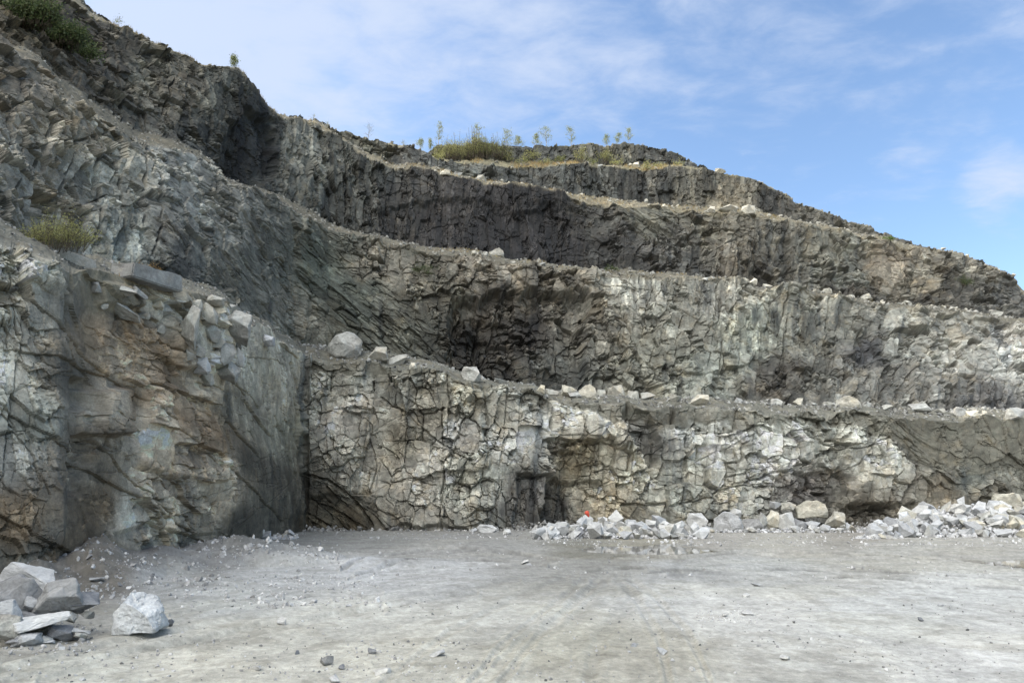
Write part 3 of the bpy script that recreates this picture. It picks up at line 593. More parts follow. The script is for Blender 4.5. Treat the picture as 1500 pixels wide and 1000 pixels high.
def on_bench(seg, px, py, dig=0):
    """point of a bench surface that shows nearest photo position px, py"""
    c = cidx(px); r0, r1 = ROWS0[seg], ROWS0[seg + 1]
    best = None
    for cc1 in range(max(0, c - 14), min(NC, c + 15)):
        q = np.hypot(PJX[r0:r1 + 1, cc1] - px, PJY[r0:r1 + 1, cc1] - py)
        k = int(np.argmin(q))
        if best is None or q[k] < best[0]: best = (q[k], P[r0 + k, cc1])
    return best[1]

# --- boulders along the benches: seg, x, base y, width px, height px, material, mesh, label
W_, G_, F_, K_ = M_STONEWARM, M_STONEGREY, M_STONE, M_STONEDARK
LEDGE = [
 (1, 505, 520, 56, 40, G_, 0, 'big pale domed boulder on the lowest bench above the smooth slab'), (1, 552, 528, 34, 24, W_, 5, 'squared cream block right of the domed boulder on the lowest bench'),
 (1, 584, 534, 30, 18, G_, 2, 'low grey boulder right of the squared cream block'), (1, 604, 541, 12, 11, W_, 3, 'small rounded stone after the low grey boulder on the lowest bench'),
 (1, 690, 556, 31, 21, F_, 4, 'light squarish boulder standing alone on the lowest bench edge'), (1, 733, 562, 22, 9, F_, 6, 'flat light stone right of the lone squarish boulder'),
 (1, 776, 576, 18, 12, G_, 7, 'grey stone at the start of the row on the lowest bench'), (1, 791, 576, 13, 14, W_, 5, 'narrow upright tan stone in the bench row'),
 (1, 808, 577, 20, 12, G_, 8, 'low grey stone right of the narrow upright one'), (1, 834, 580, 22, 19, W_, 1, 'tall squared stone with a flat pale top on the bench row'),
 (1, 860, 580, 26, 19, W_, 9, 'rounded tan boulder next to the tall squared stone'), (1, 842, 582, 18, 9, F_, 10, 'pale slab leaning between the squared and rounded stones'),
 (1, 880, 581, 18, 13, G_, 11, 'dull grey stone between two tan boulders'), (1, 902, 580, 26, 18, W_, 12, 'tan boulder with one upright flat side on the bench row'),
 (1, 928, 585, 17, 16, G_, 13, 'pointed grey stone on the bench row'), (1, 949, 584, 24, 14, W_, 2, 'dark stone with a pale cap on the bench row'),
 (1, 990, 588, 24, 12, F_, 6, 'flat light stone alone right of the capped stone'), (1, 1021, 591, 31, 18, W_, 5, 'flat topped tan block with dark streaks on the lowest bench'),
 (1, 1081, 591, 13, 10, F_, 3, 'small slanted pale stone at mid bench'), (1, 1098, 593, 16, 8, F_, 8, 'low pale stone beside the small slanted one'),
 (1, 1137, 595, 17, 13, F_, 4, 'single round pale stone on the lowest bench'), (1, 1171, 594, 17, 12, W_, 7, 'cream and grey split stone on the lowest bench'),
 (1, 1193, 595, 12, 6, F_, 1, 'small flat stone left of the largest bench boulder'), (1, 1210, 595, 17, 7, G_, 9, 'low grey stone touching the largest bench boulder'),
 (1, 1242, 596, 36, 17, W_, 9, 'largest cream boulder on the right half of the lowest bench'), (1, 1269, 597, 16, 11, G_, 11, 'grey stone against the right side of the cream boulder'),
 (1, 1300, 599, 18, 9, G_, 2, 'pinkish grey low stone on the lowest bench'), (1, 1347, 603, 29, 14, F_, 10, 'wide pale boulder near the right end of the lowest bench'),
 (1, 1377, 606, 18, 9, G_, 12, 'grey stone right of the wide pale boulder'), (1, 1407, 609, 17, 13, F_, 4, 'white rounded stone near the right edge of the lowest bench'),
 (1, 1425, 609, 15, 9, W_, 13, 'low tan stone beside the white rounded one'), (1, 1442, 608, 8, 9, W_, 3, 'tiny upright tan stone near the right edge'),
 (1, 1486, 612, 30, 17, F_, 11, 'big pale boulder at the right end of the lowest bench'),
 (3, 696, 373, 12, 8, W_, 1, 'small tan stone left of the rounded boulder on the second bench'), (3, 711, 374, 9, 7, G_, 4, 'little grey stone between two tan stones on the second bench'),
 (3, 727, 375, 22, 12, W_, 9, 'rounded tan boulder on the left of the second bench'), (3, 795, 389, 14, 6, G_, 2, 'flat grey stone on the second bench above the hollow'),
 (3, 787, 386, 7, 4, G_, 5, 'tiny flat stone on the second bench above the hollow'), (3, 926, 400, 17, 5, W_, 6, 'low tan slab half way along the second bench'),
 (3, 1033, 411, 13, 5, G_, 7, 'flat grey stone before the sunlit row'), (3, 1047, 412, 10, 7, G_, 8, 'roundish grey stone before the sunlit row'),
 (3, 1090, 416, 12, 9, W_, 11, 'leftmost sunlit stone of the row on the second bench'), (3, 1105, 416, 11, 11, W_, 5, 'sunlit cube shaped stone on the second bench'),
 (3, 1124, 418, 17, 7, W_, 2, 'sunlit wedge shaped stone right of the cube shaped one'), (3, 1166, 424, 9, 7, W_, 3, 'small bright stone alone on the second bench'),
 (3, 1197, 428, 14, 6, W_, 6, 'flat sunlit stone left of the blocky sunlit one'), (3, 1212, 429, 13, 8, W_, 12, 'blocky sunlit stone on the second bench'),
 (3, 1268, 437, 15, 9, W_, 13, 'slanted sunlit stone at the right of the second bench'), (3, 1330, 446, 14, 6, W_, 1, 'pale stone far right on the second bench'),
 (3, 1456, 462, 20, 10, G_, 4, 'grey boulder near the right end of the second bench'),
 (5, 652, 256, 17, 8, W_, 9, 'tan boulder on the third bench under the bushes'), (5, 671, 258, 14, 7, G_, 4, 'grey boulder beside the tan one under the bushes'), (5, 704, 267, 18, 11, W_, 7, 'pointed tan boulder on the third bench'),
 (5, 1041, 312, 15, 12, W_, 5, 'cube shaped tan boulder on the third bench'), (5, 1066, 311, 28, 12, W_, 5, 'broad tan boulder on the third bench right of the cube shaped one'), (5, 1096, 312, 22, 13, W_, 12, 'sunlit cracked boulder at the rim of the third bench'),
 (7, 930, 249, 17, 11, W_, 5, 'tan block on the top ledge near the right bushes'), (7, 923, 240, 9, 5, W_, 3, 'small tan stone on the top ledge'), (7, 880, 244, 9, 5, G_, 2, 'small flat stone among the dry grass on the top ledge'),
 (7, 1056, 252, 20, 8, W_, 6, 'pale flat boulder at the right end of the top ledge'),
]
M_PALE = rocky('dusty_pale_stone', attr=False, base=(.31, .305, .285), scales=(.6, 3.0, 14.0), bump=.35, lo=.75, hi=1.2)
for i, (seg, px, py, w, h, m, k, lab) in enumerate(LEDGE):
    if m is F_: m = M_PALE
    q = on_bench(seg, px, py); s = q[1] / F * 1.02
    me = BIG[k % len(BIG)]
    put('boulder', me, m, q, (w * s * .95, w * s * rnd.uniform(.65, .9), h * s * 1.1), (rnd.uniform(-.12, .12), rnd.uniform(-.12, .12), rnd.uniform(-.5, .5)), lab, 'boulder', 'boulders along the benches', .22)

# --- many small tan stones strung along the lit rims
for seg, n, x0, x1, dy, lab, grp in ((3, 34, 1060, 1500, -1, 'small tan stone on the right half of the second bench rim', 'small stones along the second bench rim'), (5, 30, 640, 1420, 0, 'small tan stone on the rim of the third bench', 'small stones along the third bench rim'),
                                     (1, 26, 450, 1490, 1, 'small grey stone on the lip of the lowest bench', 'small stones along the lowest bench')):
    kk = K[{1: 'crest1', 3: 'crest2', 5: 'crest3'}[seg]]
    for i in range(n):
        px = rnd.uniform(x0, x1); py = np.interp(px, [q[0] for q in kk], [q[1] for q in kk]) - rnd.uniform(0, 6)
        q = on_bench(seg, px, py); s = q[1] / F * rnd.choice((4, 5, 6, 7, 9)) * rnd.uniform(.9, 1.2)
        put('ledge_stone', rnd.choice(RUB), W_ if seg > 1 or rnd.random() < .3 else G_, q, (s, s * .8, s * rnd.uniform(.45, .75)), (rnd.uniform(-.3, .3), rnd.uniform(-.3, .3), rnd.uniform(0, 6)), lab, 'stone', grp, .2)

# --- long dressed blocks laid as a kerb on the left bench
def block_mesh(name, lx, ly, lz, seed):
    from mathutils import noise
    bm = bmesh.new(); bmesh.ops.create_cube(bm, size=1)
    for v_ in bm.verts:
        v_.co = Vector((v_.co.x * lx * (1 if v_.co.z < 0 else .94), v_.co.y * ly, v_.co.z * lz)) + Vector([random.Random(seed + v_.index * 3 + i).uniform(-.09, .09) * lz for i in range(3)])
    bmesh.ops.bevel(bm, geom=list(bm.edges), offset=.07, segments=2, affect='EDGES')
    for k in range(4): 
        es = [e for e in bm.edges if e.calc_length() > .22]
        if es: bmesh.ops.subdivide_edges(bm, edges=es, cuts=1, use_grid_fill=True); bmesh.ops.triangulate(bm, faces=[f_ for f_ in bm.faces if len(f_.verts) > 4])
    bm.normal_update()
    for v_ in bm.verts:
        p = v_.co + Vector((seed, 0, 0)); v_.co += v_.normal * (.07 * noise.fractal(p * .9, .8, 2, 5) + .05 * noise.noise(p * .6))
    me = bpy.data.meshes.new(name); bm.to_mesh(me); bm.free(); return me
for (x0, y0, Y0, x1, y1, Y1, hpx, lab) in ((28, 346, 38.0, 132, 378, 41.5, 34, 'long grey quarried block on the bench below the yellow bush'), (168, 396, 46, 255, 412, 50, 20, 'long pale block with a squared end beside the orange plant')):
    a0 = Vector(at(x0, y0 + hpx * .7, Y0)); a1 = Vector(at(x1, y1 + hpx * .7, Y1))
    if x0 > 100: a0 = Vector(on_bench(1, x0, y0 + hpx)); a1 = Vector(on_bench(1, x1, y1 + hpx)); a0.z += .35; a1.z += .35
    d = a1 - a0
    hz = hpx * Y0 / F * 1.15
    o = link('stone_block', block_mesh('stone_block', d.length, 1.6, hz, int(x0)), M_STONEGREY)
    o.location = (a0 + a1) / 2; o.rotation_euler = (0, -math.atan2(d.z, math.hypot(d.x, d.y)), math.atan2(d.y, d.x))
    tag(o, lab, 'stone block')

# --- blocks lying in the broken top of the recess
def face_pt(px, py, seg=0):
    c = cidx(px); r0, r1 = ROWS0[seg], ROWS0[seg + 1]
    k = int(np.argmin(np.abs(PJY[r0:r1 + 1, c] - py))); return P[r0 + k, c]
for px, py, w, h, rz, ry, k, m, lab in ((178, 455, 62, 26, .3, .55, 6, G_, 'long tilted slab sticking out of the brown face under the bench'), (138, 420, 17, 16, 0, 0, 4, G_, 'round grey stone on the bench lip left of the tilted slab'),
        (165, 425, 34, 13, .2, .3, 2, G_, 'flat stone just above the tilted slab'), (190, 432, 26, 12, .5, .4, 8, G_, 'small slab resting on the tilted slab'), (328, 478, 52, 46, .2, .1, 5, F_, 'big squared pale block at the broken crest left of the smooth slab'),
        (292, 462, 34, 30, .1, 0, 9, G_, 'rounded block left of the big squared pale block'), (262, 478, 32, 62, .0, .15, 5, G_, 'tall pale block standing in the broken crest'), (318, 518, 36, 34, .4, .2, 11, G_, 'split pale block under the big squared block'),
        (292, 535, 40, 24, .2, .1, 12, F_, 'lower wedge of pale rock under the broken crest'), (388, 498, 26, 18, .1, .1, 3, F_, 'bright stone on the top edge of the smooth slab'), (238, 482, 14, 12, .2, .3, 7, F_, 'small white stone caught in the broken crest'),
        (330, 545, 44, 30, .1, .15, 10, G_, 'low cracked block at the foot of the broken crest'),
        (300, 486, 30, 26, .5, .1, 1, F_, 'angular block wedged below the rounded block'), (344, 500, 26, 30, .1, .1, 5, G_, 'upright block at the corner above the smooth slab'), (276, 448, 26, 22, .4, .1, 13, G_, 'grey block on the bench lip above the tall pale block'),
        (306, 440, 30, 16, .2, .15, 3, G_, 'flat topped block at the bench lip near the smooth slab'), (345, 456, 34, 16, .1, .25, 7, F_, 'pale flat block capping the corner of the smooth slab'), (252, 452, 22, 20, .7, .2, 2, G_, 'brownish small block left of the tall pale block'),
        (285, 510, 28, 26, .2, .2, 8, F_, 'squarish pale block under the tall pale block'), (310, 500, 22, 18, .9, .1, 4, G_, 'small cube of rock in the middle of the broken crest'), (340, 524, 26, 26, .3, .1, 9, F_, 'pale block against the corner below the upright block'),
        (268, 520, 18, 16, .2, .3, 6, G_, 'small wedge at the brown edge of the broken crest'), (305, 556, 26, 18, .1, .2, 12, G_, 'thin slab jutting under the lower wedge'), (236, 446, 18, 14, .5, .1, 10, W_, 'small tan block near the long pale block'),
        (150, 448, 16, 12, .3, .1, 11, G_, 'small stone under the round grey one on the lip'), (212, 462, 20, 12, .4, .2, 13, W_, 'tan chip of rock right of the tilted slab')):
    q = face_pt(px, py + h * .5); s = q[1] / F
    put('boulder', BIG[k], G_ if m is F_ and k % 3 else m, (q[0] + .12, q[1] + .05, q[2]), (w * s, w * s * .9, h * s * 1.1), (rnd.uniform(-.1, .1), ry, rz), lab, 'boulder', 'blocks in the broken crest at the left', .05)

# --- rubble heaps on the floor
def gpt(px, py):
    x, y = ground_at(px, py); return x, y, float(ground_z(np.array([x]), np.array([y]))[0])
HEAPS = {'right': dict(x0=1246, x1=1540, front=787, rows=13, top=[(1246, 776), (1262, 768), (1300, 754), (1330, 741), (1365, 733), (1400, 733), (1440, 743), (1480, 748), (1540, 742)], n=150, lab='light grey angular stone in the large rubble heap at the right'),
         'mid': dict(x0=786, x1=1010, front=789, rows=8, top=[(786, 780), (815, 772), (845, 763), (862, 757), (890, 760), (930, 766), (970, 767), (1010, 768)], n=72, lab='light grey angular stone in the low heap below the red marker'),
         'link': dict(x0=1228, x1=1330, front=772, rows=5, top=[(1228, 760), (1245, 748), (1290, 746), (1320, 736), (1335, 750)], n=20, lab='pale stone in the short heap left of the large rubble heap'),
         'patch': dict(x0=1228, x1=1284, front=789, rows=3, top=[(1228, 785), (1260, 778), (1284, 776)], n=16, lab='small pale stone in the little patch before the rubble heap'),
         'row': dict(x0=985, x1=1245, front=780, rows=3, top=[(985, 771), (1060, 772), (1120, 768), (1245, 768)], n=30, lab='small broken stone lying between the boulders of the row'),
         'foot': dict(x0=400, x1=452, front=790, rows=2, top=[(400, 788), (425, 778), (452, 777)], n=9, lab='pale stone at the foot of the smooth slab')}
HTOP = []
def heap_z(x, y): return 0
stuffV, stuffQ, stuffC = [], [], []
HULLS = []
for i in range(12):
    bm = hull(300 + i, 9 + i % 4, .8, .4); bmesh.ops.triangulate(bm, faces=bm.faces); norm_unit(bm); bm.verts.index_update()
    HULLS.append((np.array([v_.co[:] for v_ in bm.verts]), np.array([[q.index for q in f_.verts] for f_ in bm.faces]))); bm.free()
class Scatter:
    def __init__(s): s.V, s.Q, s.C, s.n = [], [], [], 0
    def add(s, loc, size, col, r):
        V, Q = HULLS[r.randrange(len(HULLS))]
        R = np.array(Euler((r.uniform(0, 6.3), r.uniform(0, 6.3), r.uniform(0, 6.3))).to_matrix())
        W = (V * np.array([size, size * r.uniform(.6, 1), size * r.uniform(.45, .9)])) @ R.T + np.array(loc)
        s.V.append(W); s.Q.append(Q + s.n); s.n += len(W); s.C.append(np.repeat(np.array([col]), len(W), 0))
    def build(s, name, label, cat):
        o = link(name, np_mesh(name, np.concatenate(s.V), np.concatenate(s.Q), np.clip(np.concatenate(s.C), .02, .7)), M_GRAVEL)
        return tag(o, label, cat, kind='stuff')
heapsc = Scatter()
for name, hp in HEAPS.items():
    tx = [q[0] for q in hp['top']]; ty = [q[1] for q in hp['top']]
    _, yf = ground_at(750, hp['front'])
    stones = []
    for i in range(hp['n'] * 12):
        px = rnd.uniform(hp['x0'], hp['x1']); top = np.interp(px, tx, ty)
        hgt = (hp['front'] - top)
        f = rnd.random() ** .8                                   # 0 front edge .. 1 crest
        depth = 2.6 if hgt > 25 else 1.5 if hgt > 12 else .8
        Yq = yf + f * hgt * .085 * depth
        edge = min(1, (px - hp['x0']) / 18 + .2, (hp['x1'] - px) / 18 + .2) if name != 'right' else min(1, (px - hp['x0']) / 18 + .2)
        ztop = at(px, top + 3, yf + hgt * .085 * depth)[2]
        x = (px - 750) / F * Yq * 1.03; z = max(0.0, ztop) * (f ** .85)
        big = i < hp['n']
        stones.append((x, Yq, z, big))
    szs = {'right': (.75, 1.85), 'mid': (.75, 1.75), 'link': (.8, 1.9), 'patch': (.35, .8), 'row': (.45, 1.2), 'foot': (.4, 1.0)}[name]
    for x, Yq, z, big in stones:
        if big:
            s = rnd.uniform(*szs) * (1.15 if rnd.random() < .15 else 1)
            m = M_STONE if rnd.random() < .8 else (M_STONEWARM if rnd.random() < .35 else M_STONEDARK if rnd.random() < .3 else M_STONEGREY)
            o = put('broken_stone', rnd.choice(RUB), m, (x, Yq, max(0, z - s * .22)), (s, s * rnd.uniform(.65, 1), s * rnd.uniform(.5, .85)), (rnd.uniform(-.6, .6), rnd.uniform(-.6, .6), rnd.uniform(0, 6.3)), hp['lab'], 'stone', {'right': 'stones of the large rubble heap', 'mid': 'stones of the low heap below the red marker', 'link': 'stones of the short heap', 'patch': 'stones of the little patch', 'row': 'stones between the boulders of the row', 'foot': 'stones at the foot of the slab'}[name], .1)
        else:
            s = rnd.uniform(.15, .62); b_ = rnd.uniform(.28, .46)
            heapsc.add((x + rnd.uniform(-.4, .4), Yq + rnd.uniform(-.2, .6), max(.02, z - s * .3 - rnd.uniform(0, .45) * min(1, z))), s, (b_, b_ * 1.01, b_ * 1.01), rnd)
heapsc.build('rubble', 'small broken stones filling the rubble heaps', 'rubble')

# --- named boulders on the floor: x, base y, w, h, mesh, material, label
FLOORB = [
 (1021, 776, 30, 26, 4, F_, 'angular pale boulder in the row left of the cream boulder'), (1000, 772, 20, 14, 2, G_, 'low split stone at the left of the boulder row'), (1012, 757, 17, 16, 8, G_, 'grey stone perched behind the angular pale boulder'),
 (1066, 778, 44, 30, 9, F_, 'wide pale boulder with a sloping top in the boulder row'), (1077, 758, 20, 17, 3, F_, 'pale stone on top of the wide boulder'), (1102, 770, 28, 20, 10, K_, 'dark grey stone between the wide boulder and the tall pair'),
 (1116, 770, 18, 28, 3, G_, 'tall grey stone left of the tan slab'), (1129, 770, 22, 30, 5, W_, 'upright tan slab leaning in the boulder row'), (1150, 772, 28, 28, 12, F_, 'pale cleft boulder right of the tan slab'),
 (1136, 744, 18, 12, 6, F_, 'white stone perched behind the tan slab'), (1155, 746, 24, 10, 11, W_, 'flat cream stone on top of the pale cleft boulder'), (1188, 757, 42, 26, 9, W_, 'cream boulder with a rust coloured underside line'),
 (1190, 770, 28, 12, 7, F_, 'low pale stone under the cream boulder'), (1223, 766, 30, 32, 5, W_, 'upright squared cream boulder right of the rusty cream one'), (1172, 768, 20, 16, 13, K_, 'dark stone between pale cleft boulder and cream boulder'),
 (1048, 764, 12, 14, 1, W_, 'small cream stone between two pale boulders'), (1240, 768, 22, 12, 2, F_, 'low pale stone right of the upright cream boulder'), (1476, 742, 40, 22, 12, W_, 'large cream boulder on top of the rubble heap at the right'),
 (1498, 752, 22, 18, 5, W_, 'squared cream boulder at the right end of the heap'), (713, 780, 30, 12, 4, F_, 'pale stone at the wall foot in the middle of the floor'), (742, 782, 14, 8, 3, F_, 'small white stone right of the pale one at the wall foot'),
 (695, 779, 12, 6, 2, F_, 'little stone left of the pale one at the wall foot'), (1042, 779, 26, 10, 8, G_, 'low grey stone in front of the boulder row'), (160, 812, 14, 14, 5, W_, 'tan cube shaped stone on the dirt fan'), (140, 858, 22, 7, 6, F_, 'flat white stone by the dirt fan'),
]
for px, py, w, h, k, m, lab in FLOORB:
    base = py if py > 764 else 768
    x, y, z = gpt(px, max(base, 775.5))
    y0 = y + (4.0 if py <= 764 else 0); x0, _, z0 = at(px, py, y0)
    s = y0 / F
    put('boulder', BIG[k], m, (x0, y0, max(z, z0) if py <= 764 else z), (w * s * .92, w * s * .8, h * s * .95), (rnd.uniform(-.2, .2), rnd.uniform(-.2, .2), rnd.uniform(-.4, .4)), lab, 'boulder', 'boulders at the foot of the pale face', .08)

# --- foreground rocks
M_HERO = rocky('white_fresh_stone', attr=False, base=(.50, .51, .50), scales=(.9, 3.5, 14.0), bump=.5, lo=.84, hi=1.14, tint=False)
HERO = rock_mesh('boulder', 631, [(-.42,-.30,0),(-.49,-.2,.37),(-.27,-.34,.66),(.05,-.38,.55),(.36,-.36,.36),(.49,-.2,.2),(.47,-.28,.03),(0,-.36,.03),(-.24,-.05,.80),(-.12,.1,.81),(.10,0,.72),(.14,.2,.74),(.44,.05,.48),(.5,.1,.1),(-.5,.1,.35),(-.4,.35,.55),(.2,.4,.6),(.4,.4,.1),(-.4,.4,0)], 5, 0, .045, .018)
x, y, z = gpt(190, 934)
put('boulder', HERO, M_HERO, (x, y + .45, z), (1.06, 1.0, .93), (0, 0, 0), 'white angular boulder lying alone on the floor beside the left pile', 'boulder', None, .05)
FP = [  # x, base y, w, h, tilt about view, depth shift, rot z, mesh, mat, label
 (38, 892, 78, 50, .2, 1.5, .3, 4, F_, 'pale boulder at the top of the left front pile'), (76, 902, 66, 52, -.35, .6, .4, 5, K_, 'big grey boulder with a flat dark face in the left front pile'),
 (16, 908, 58, 50, .3, .5, .9, 9, K_, 'pointed grey boulder at the left edge of the pile'), (115, 895, 50, 26, .25, .8, .2, 2, K_, 'wedge shaped stone at the right end of the left pile'),
 (2, 912, 50, 30, .0, -.1, .1, 12, F_, 'flat pale stone cut off by the left picture edge'), (56, 926, 72, 20, -.28, -.2, .1, 8, F_, 'long light slab lying across the left pile'), (8, 944, 40, 34, .35, -.5, .5, 10, G_, 'blocky stone under the flat pale one'),
 (88, 938, 28, 20, .0, .0, .1, 1, K_, 'squat dark stone under the long slab'), (66, 938, 30, 20, .0, .3, .4, 13, G_, 'cracked grey stone behind the squat dark one'), (107, 930, 36, 11, .2, .2, -.1, 6, F_, 'thin flat stone pointing away from the pile'),
 (36, 948, 36, 17, -.1, -.6, .2, 3, F_, 'low wedge stone in front of the left pile'), (40, 926, 46, 26, .1, .4, .1, 7, K_, 'dark stone hidden under the long slab'), (118, 938, 16, 8, .1, .1, .6, 1, G_, 'small stone at the right tip of the left pile'), (20, 962, 24, 12, .1, -.7, .4, 5, K_, 'dark small block at the lower left corner of the pile'), (64, 950, 18, 9, .1, -.3, 1.2, 3, F_, 'little pale block before the squat dark stone'), (128, 906, 18, 9, .1, .9, .7, 7, G_, 'small stone behind the wedge shaped one'), (98, 912, 22, 14, .2, .6, .2, 10, G_, 'stone caught between the grey boulder and the wedge'), (50, 902, 30, 22, .2, .5, .8, 1, F_, 'pale block pressed under the big grey boulder'),
 (-30, 945, 60, 60, .2, .1, .1, 11, F_, 'grey boulder outside the left picture edge'),
]
for px, py, w, h, tl, dY, rz, k, m, lab in FP:
    if px < -20: continue
    x, y, z = gpt(px, 946)
    y += dY + .5; x0, _, z0 = at(px, py, y); s = y / F
    put('boulder', BIG[k], m, (x0, y, max(z, z0)), (w * s * 1.08, w * s * .9, h * s * 1.15), (rnd.uniform(-.15, .15), tl, rz), lab, 'boulder', 'boulders of the left front pile', .06)
SM = [(248, 917, 17, 9, 'small grey stone tucked behind the white boulder'), (412, 911, 14, 9, 'pale cube shaped stone alone left of the middle tracks'), (478, 972, 18, 12, 'blue grey stone low in the picture left of the middle'),
 (490, 998, 14, 9, 'pale stone at the bottom edge'), (640, 960, 22, 7, 'flat white stone near the bottom middle'), (560, 985, 26, 7, 'flat pale patch of stone near the bottom'), (500, 978, 10, 6, 'small pale stone beside the blue grey one'),
 (545, 956, 12, 7, 'grey stone above the flat pale patch'), (38, 948, 9, 5, 'chip beside the left pile'), (70, 944, 16, 4, 'thin pale chip in front of the left pile'), (376, 982, 14, 6, 'pale chip at the lower left of the tracks'), (433, 958, 9, 5, 'small dark stone low left of the middle'),
 (970, 957, 14, 9, 'pale stone beside the damp hollow'), (1092, 874, 13, 5, 'small white stone right of the middle'), (1095, 900, 18, 5, 'flat white stone on the gravel patch'), (1062, 902, 13, 4, 'flat chip left of the white stone on the gravel patch'), (1150, 965, 16, 5, 'thin pale chip low right'),
 (1350, 910, 9, 5, 'little grey stone on the right half of the floor'), (1014, 983, 10, 5, 'little pale chip near the bottom'), (926, 946, 12, 4, 'pale chip left of the damp hollow'), (768, 824, 12, 5, 'white stone at the end of the churned tracks'), (775, 828, 10, 4, 'flat white chip by the churned tracks'),
 (1378, 888, 8, 3, 'tiny white chip on the right half'), (1108, 858, 14, 4, 'flat pale chip in the middle distance')]
for px, py, w, h, lab in SM:
    x, y, z = gpt(px, py); s = y / F
    put('stone', rnd.choice(RUB), M_STONE if 'grey' not in lab and 'dark' not in lab else M_STONEDARK, (x, y, z), (w * s, w * s * .8, h * s * 1.2), (rnd.uniform(-.1, .1), rnd.uniform(-.1, .1), rnd.uniform(0, 3)), lab, 'stone', 'loose stones on the floor', .1)

# --- loose gravel over the floor
gr = Scatter(); r = random.Random(3)
def gscatter(n, x0, x1, y0, y1, s0, s1, b0, b1, dens=None):
    xs, ys = [], []
    for i in range(n):
        xs.append(r.uniform(x0, x1)); ys.append(r.uniform(y0, y1))
    X, Y = ground_at(np.array(xs), np.array(ys)); Z = ground_z(X, Y); cl_ = fbm(X / 2.5, Y / 2.5, 700, 3)
    for i in range(n):
        if cl_[i] < r.uniform(-.5, .35): continue
        s = s0 * (s1 / s0) ** (r.random() ** 2.2); b_ = r.uniform(b0, b1)
        gr.add((X[i], Y[i], Z[i] + s * .12), s, (b_, b_, b_ * .98), r)
gscatter(2600, 60, 560, 826, 890, .03, .22, .22, .5); gscatter(800, 90, 320, 800, 860, .05, .35, .12, .34); gscatter(900, 290, 500, 798, 826, .06, .4, .2, .45)
gscatter(5200, 0, 1500, 825, 1000, .012, .09, .10, .42); gscatter(900, 0, 1500, 800, 850, .04, .25, .2, .45); gscatter(1300, 780, 1500, 782, 800, .06, .35, .25, .5); gscatter(500, 1020, 1110, 893, 912, .015, .08, .3, .55)
gscatter(600, 420, 780, 776, 792, .06, .35, .2, .42); gscatter(700, 0, 140, 850, 960, .03, .16, .2, .45); gscatter(500, 350, 700, 930, 1000, .01, .06, .2, .5)
gr.build('gravel', 'loose gravel and chips scattered over the floor', 'gravel')
# --- scree on benches and on the broken face tops
sc = Scatter()
for seg, n, b0, b1, tint in ((1, 4200, .07, .30, (1, 1, .94)), (3, 2200, .08, .28, (1, .98, .88)), (5, 1700, .09, .30, (1, .96, .82)), (7, 900, .08, .26, (1, .96, .8)), (9, 300, .08, .22, (1, .98, .85))):
    r0, r1 = ROWS0[seg], ROWS0[seg + 1]
    for i in range(n):
        c = r.randrange(cidx(-40), cidx(1540)); k = r.randrange(r0, r1)
        if seg == 9 and k > r0 + 5: continue
        q = P[k, c]; s = q[1] / F * (1.2 * (6.0 ** (r.random() ** 2.4))); b_ = r.uniform(b0, b1)
        sc.add((q[0], q[1], q[2] + s * .15), s, (b_ * tint[0], b_ * tint[1], b_ * tint[2]), r)
for seg, n in ((0, 1500), (2, 1500), (4, 900)):                       # chips lodged on little ledges of the faces
    r0, r1 = ROWS0[seg], ROWS0[seg + 1]
    for i in range(n):
        c = r.randrange(cidx(0), cidx(1510)); k = r.randrange(r0 + 4, r1)
        q = P[k, c]; cc1 = CC[k, c]
        if P[k + 1, c, 1] - q[1] < .12: continue
        s = q[1] / F * r.uniform(2, 6.5); f_ = r.uniform(.8, 1.5)
        sc.add((q[0], q[1], q[2] + s * .1), s, tuple(cc1 * f_), r)
TP = np.array(K['toe1'])
ft_ = []
for i in range(2600):                                                  # fines and chips banked against the foot of the pale face
    px = r.uniform(440, 1345); Yt = 1 / np.interp(px, TP[:, 0], 1 / TP[:, 2]); dq = abs(r.gauss(0, 1)) * 1.5 - .4
    Yq = Yt - dq; x = (px - 750) / F * Yq * 1.03; s = .14 * 6 ** (r.random() ** 2.2); b_ = r.uniform(.12, .36)
    ft_.append((x, Yq, max(0, .9 - dq * .6) * r.random() + s * .1, s, b_))
fz_ = ground_z(np.array([q[0] for q in ft_]), np.array([q[1] for q in ft_]))
for (x, Yq, dz, s, b_), z0 in zip(ft_, fz_): sc.add((x, Yq, z0 + dz), s, (b_, b_ * .99, b_ * .94), r)
sc.build('scree', 'loose scree on the benches and ledges', 'scree')

# ------------------------------------------------------------------ plants
def leafmat(name, c1, c2, c3):
    m, nt, bs = mat(name)
    gi = nnode(nt, 'ShaderNodeNewGeometry'); 
    nt.links.new(ramp(nt, gi.outputs['Random Per Island'], [(0, c1), (.5, c2), (1, c3)]), bs.inputs['Base Color'])
    bs.inputs['Roughness'].default_value = .6
    tr = nnode(nt, 'ShaderNodeBsdfTranslucent'); mx = nnode(nt, 'ShaderNodeMixShader'); mx.inputs[0].default_value = .45
    tr.inputs['Color'].default_value = (*c2, 1)
    nt.links.new(bs.outputs[0], mx.inputs[1]); nt.links.new(tr.outputs[0], mx.inputs[2]); nt.links.new(mx.outputs[0], nt.nodes['Material Output'].inputs[0])
    return m
L_GREEN = leafmat('birch_leaf', (.10, .13, .045), (.19, .21, .075), (.28, .27, .09))
L_YEL = leafmat('yellowing_leaf', (.17, .18, .065), (.27, .28, .11), (.38, .36, .14))
L_DARK = leafmat('dark_leaf', (.03, .05, .02), (.06, .085, .032), (.11, .125, .045))
L_OR = leafmat('autumn_leaf', (.2, .11, .04), (.28, .17, .06), (.32, .22, .1))
L_GRASS = leafmat('moss_green', (.06, .1, .02), (.1, .16, .03), (.14, .2, .05))
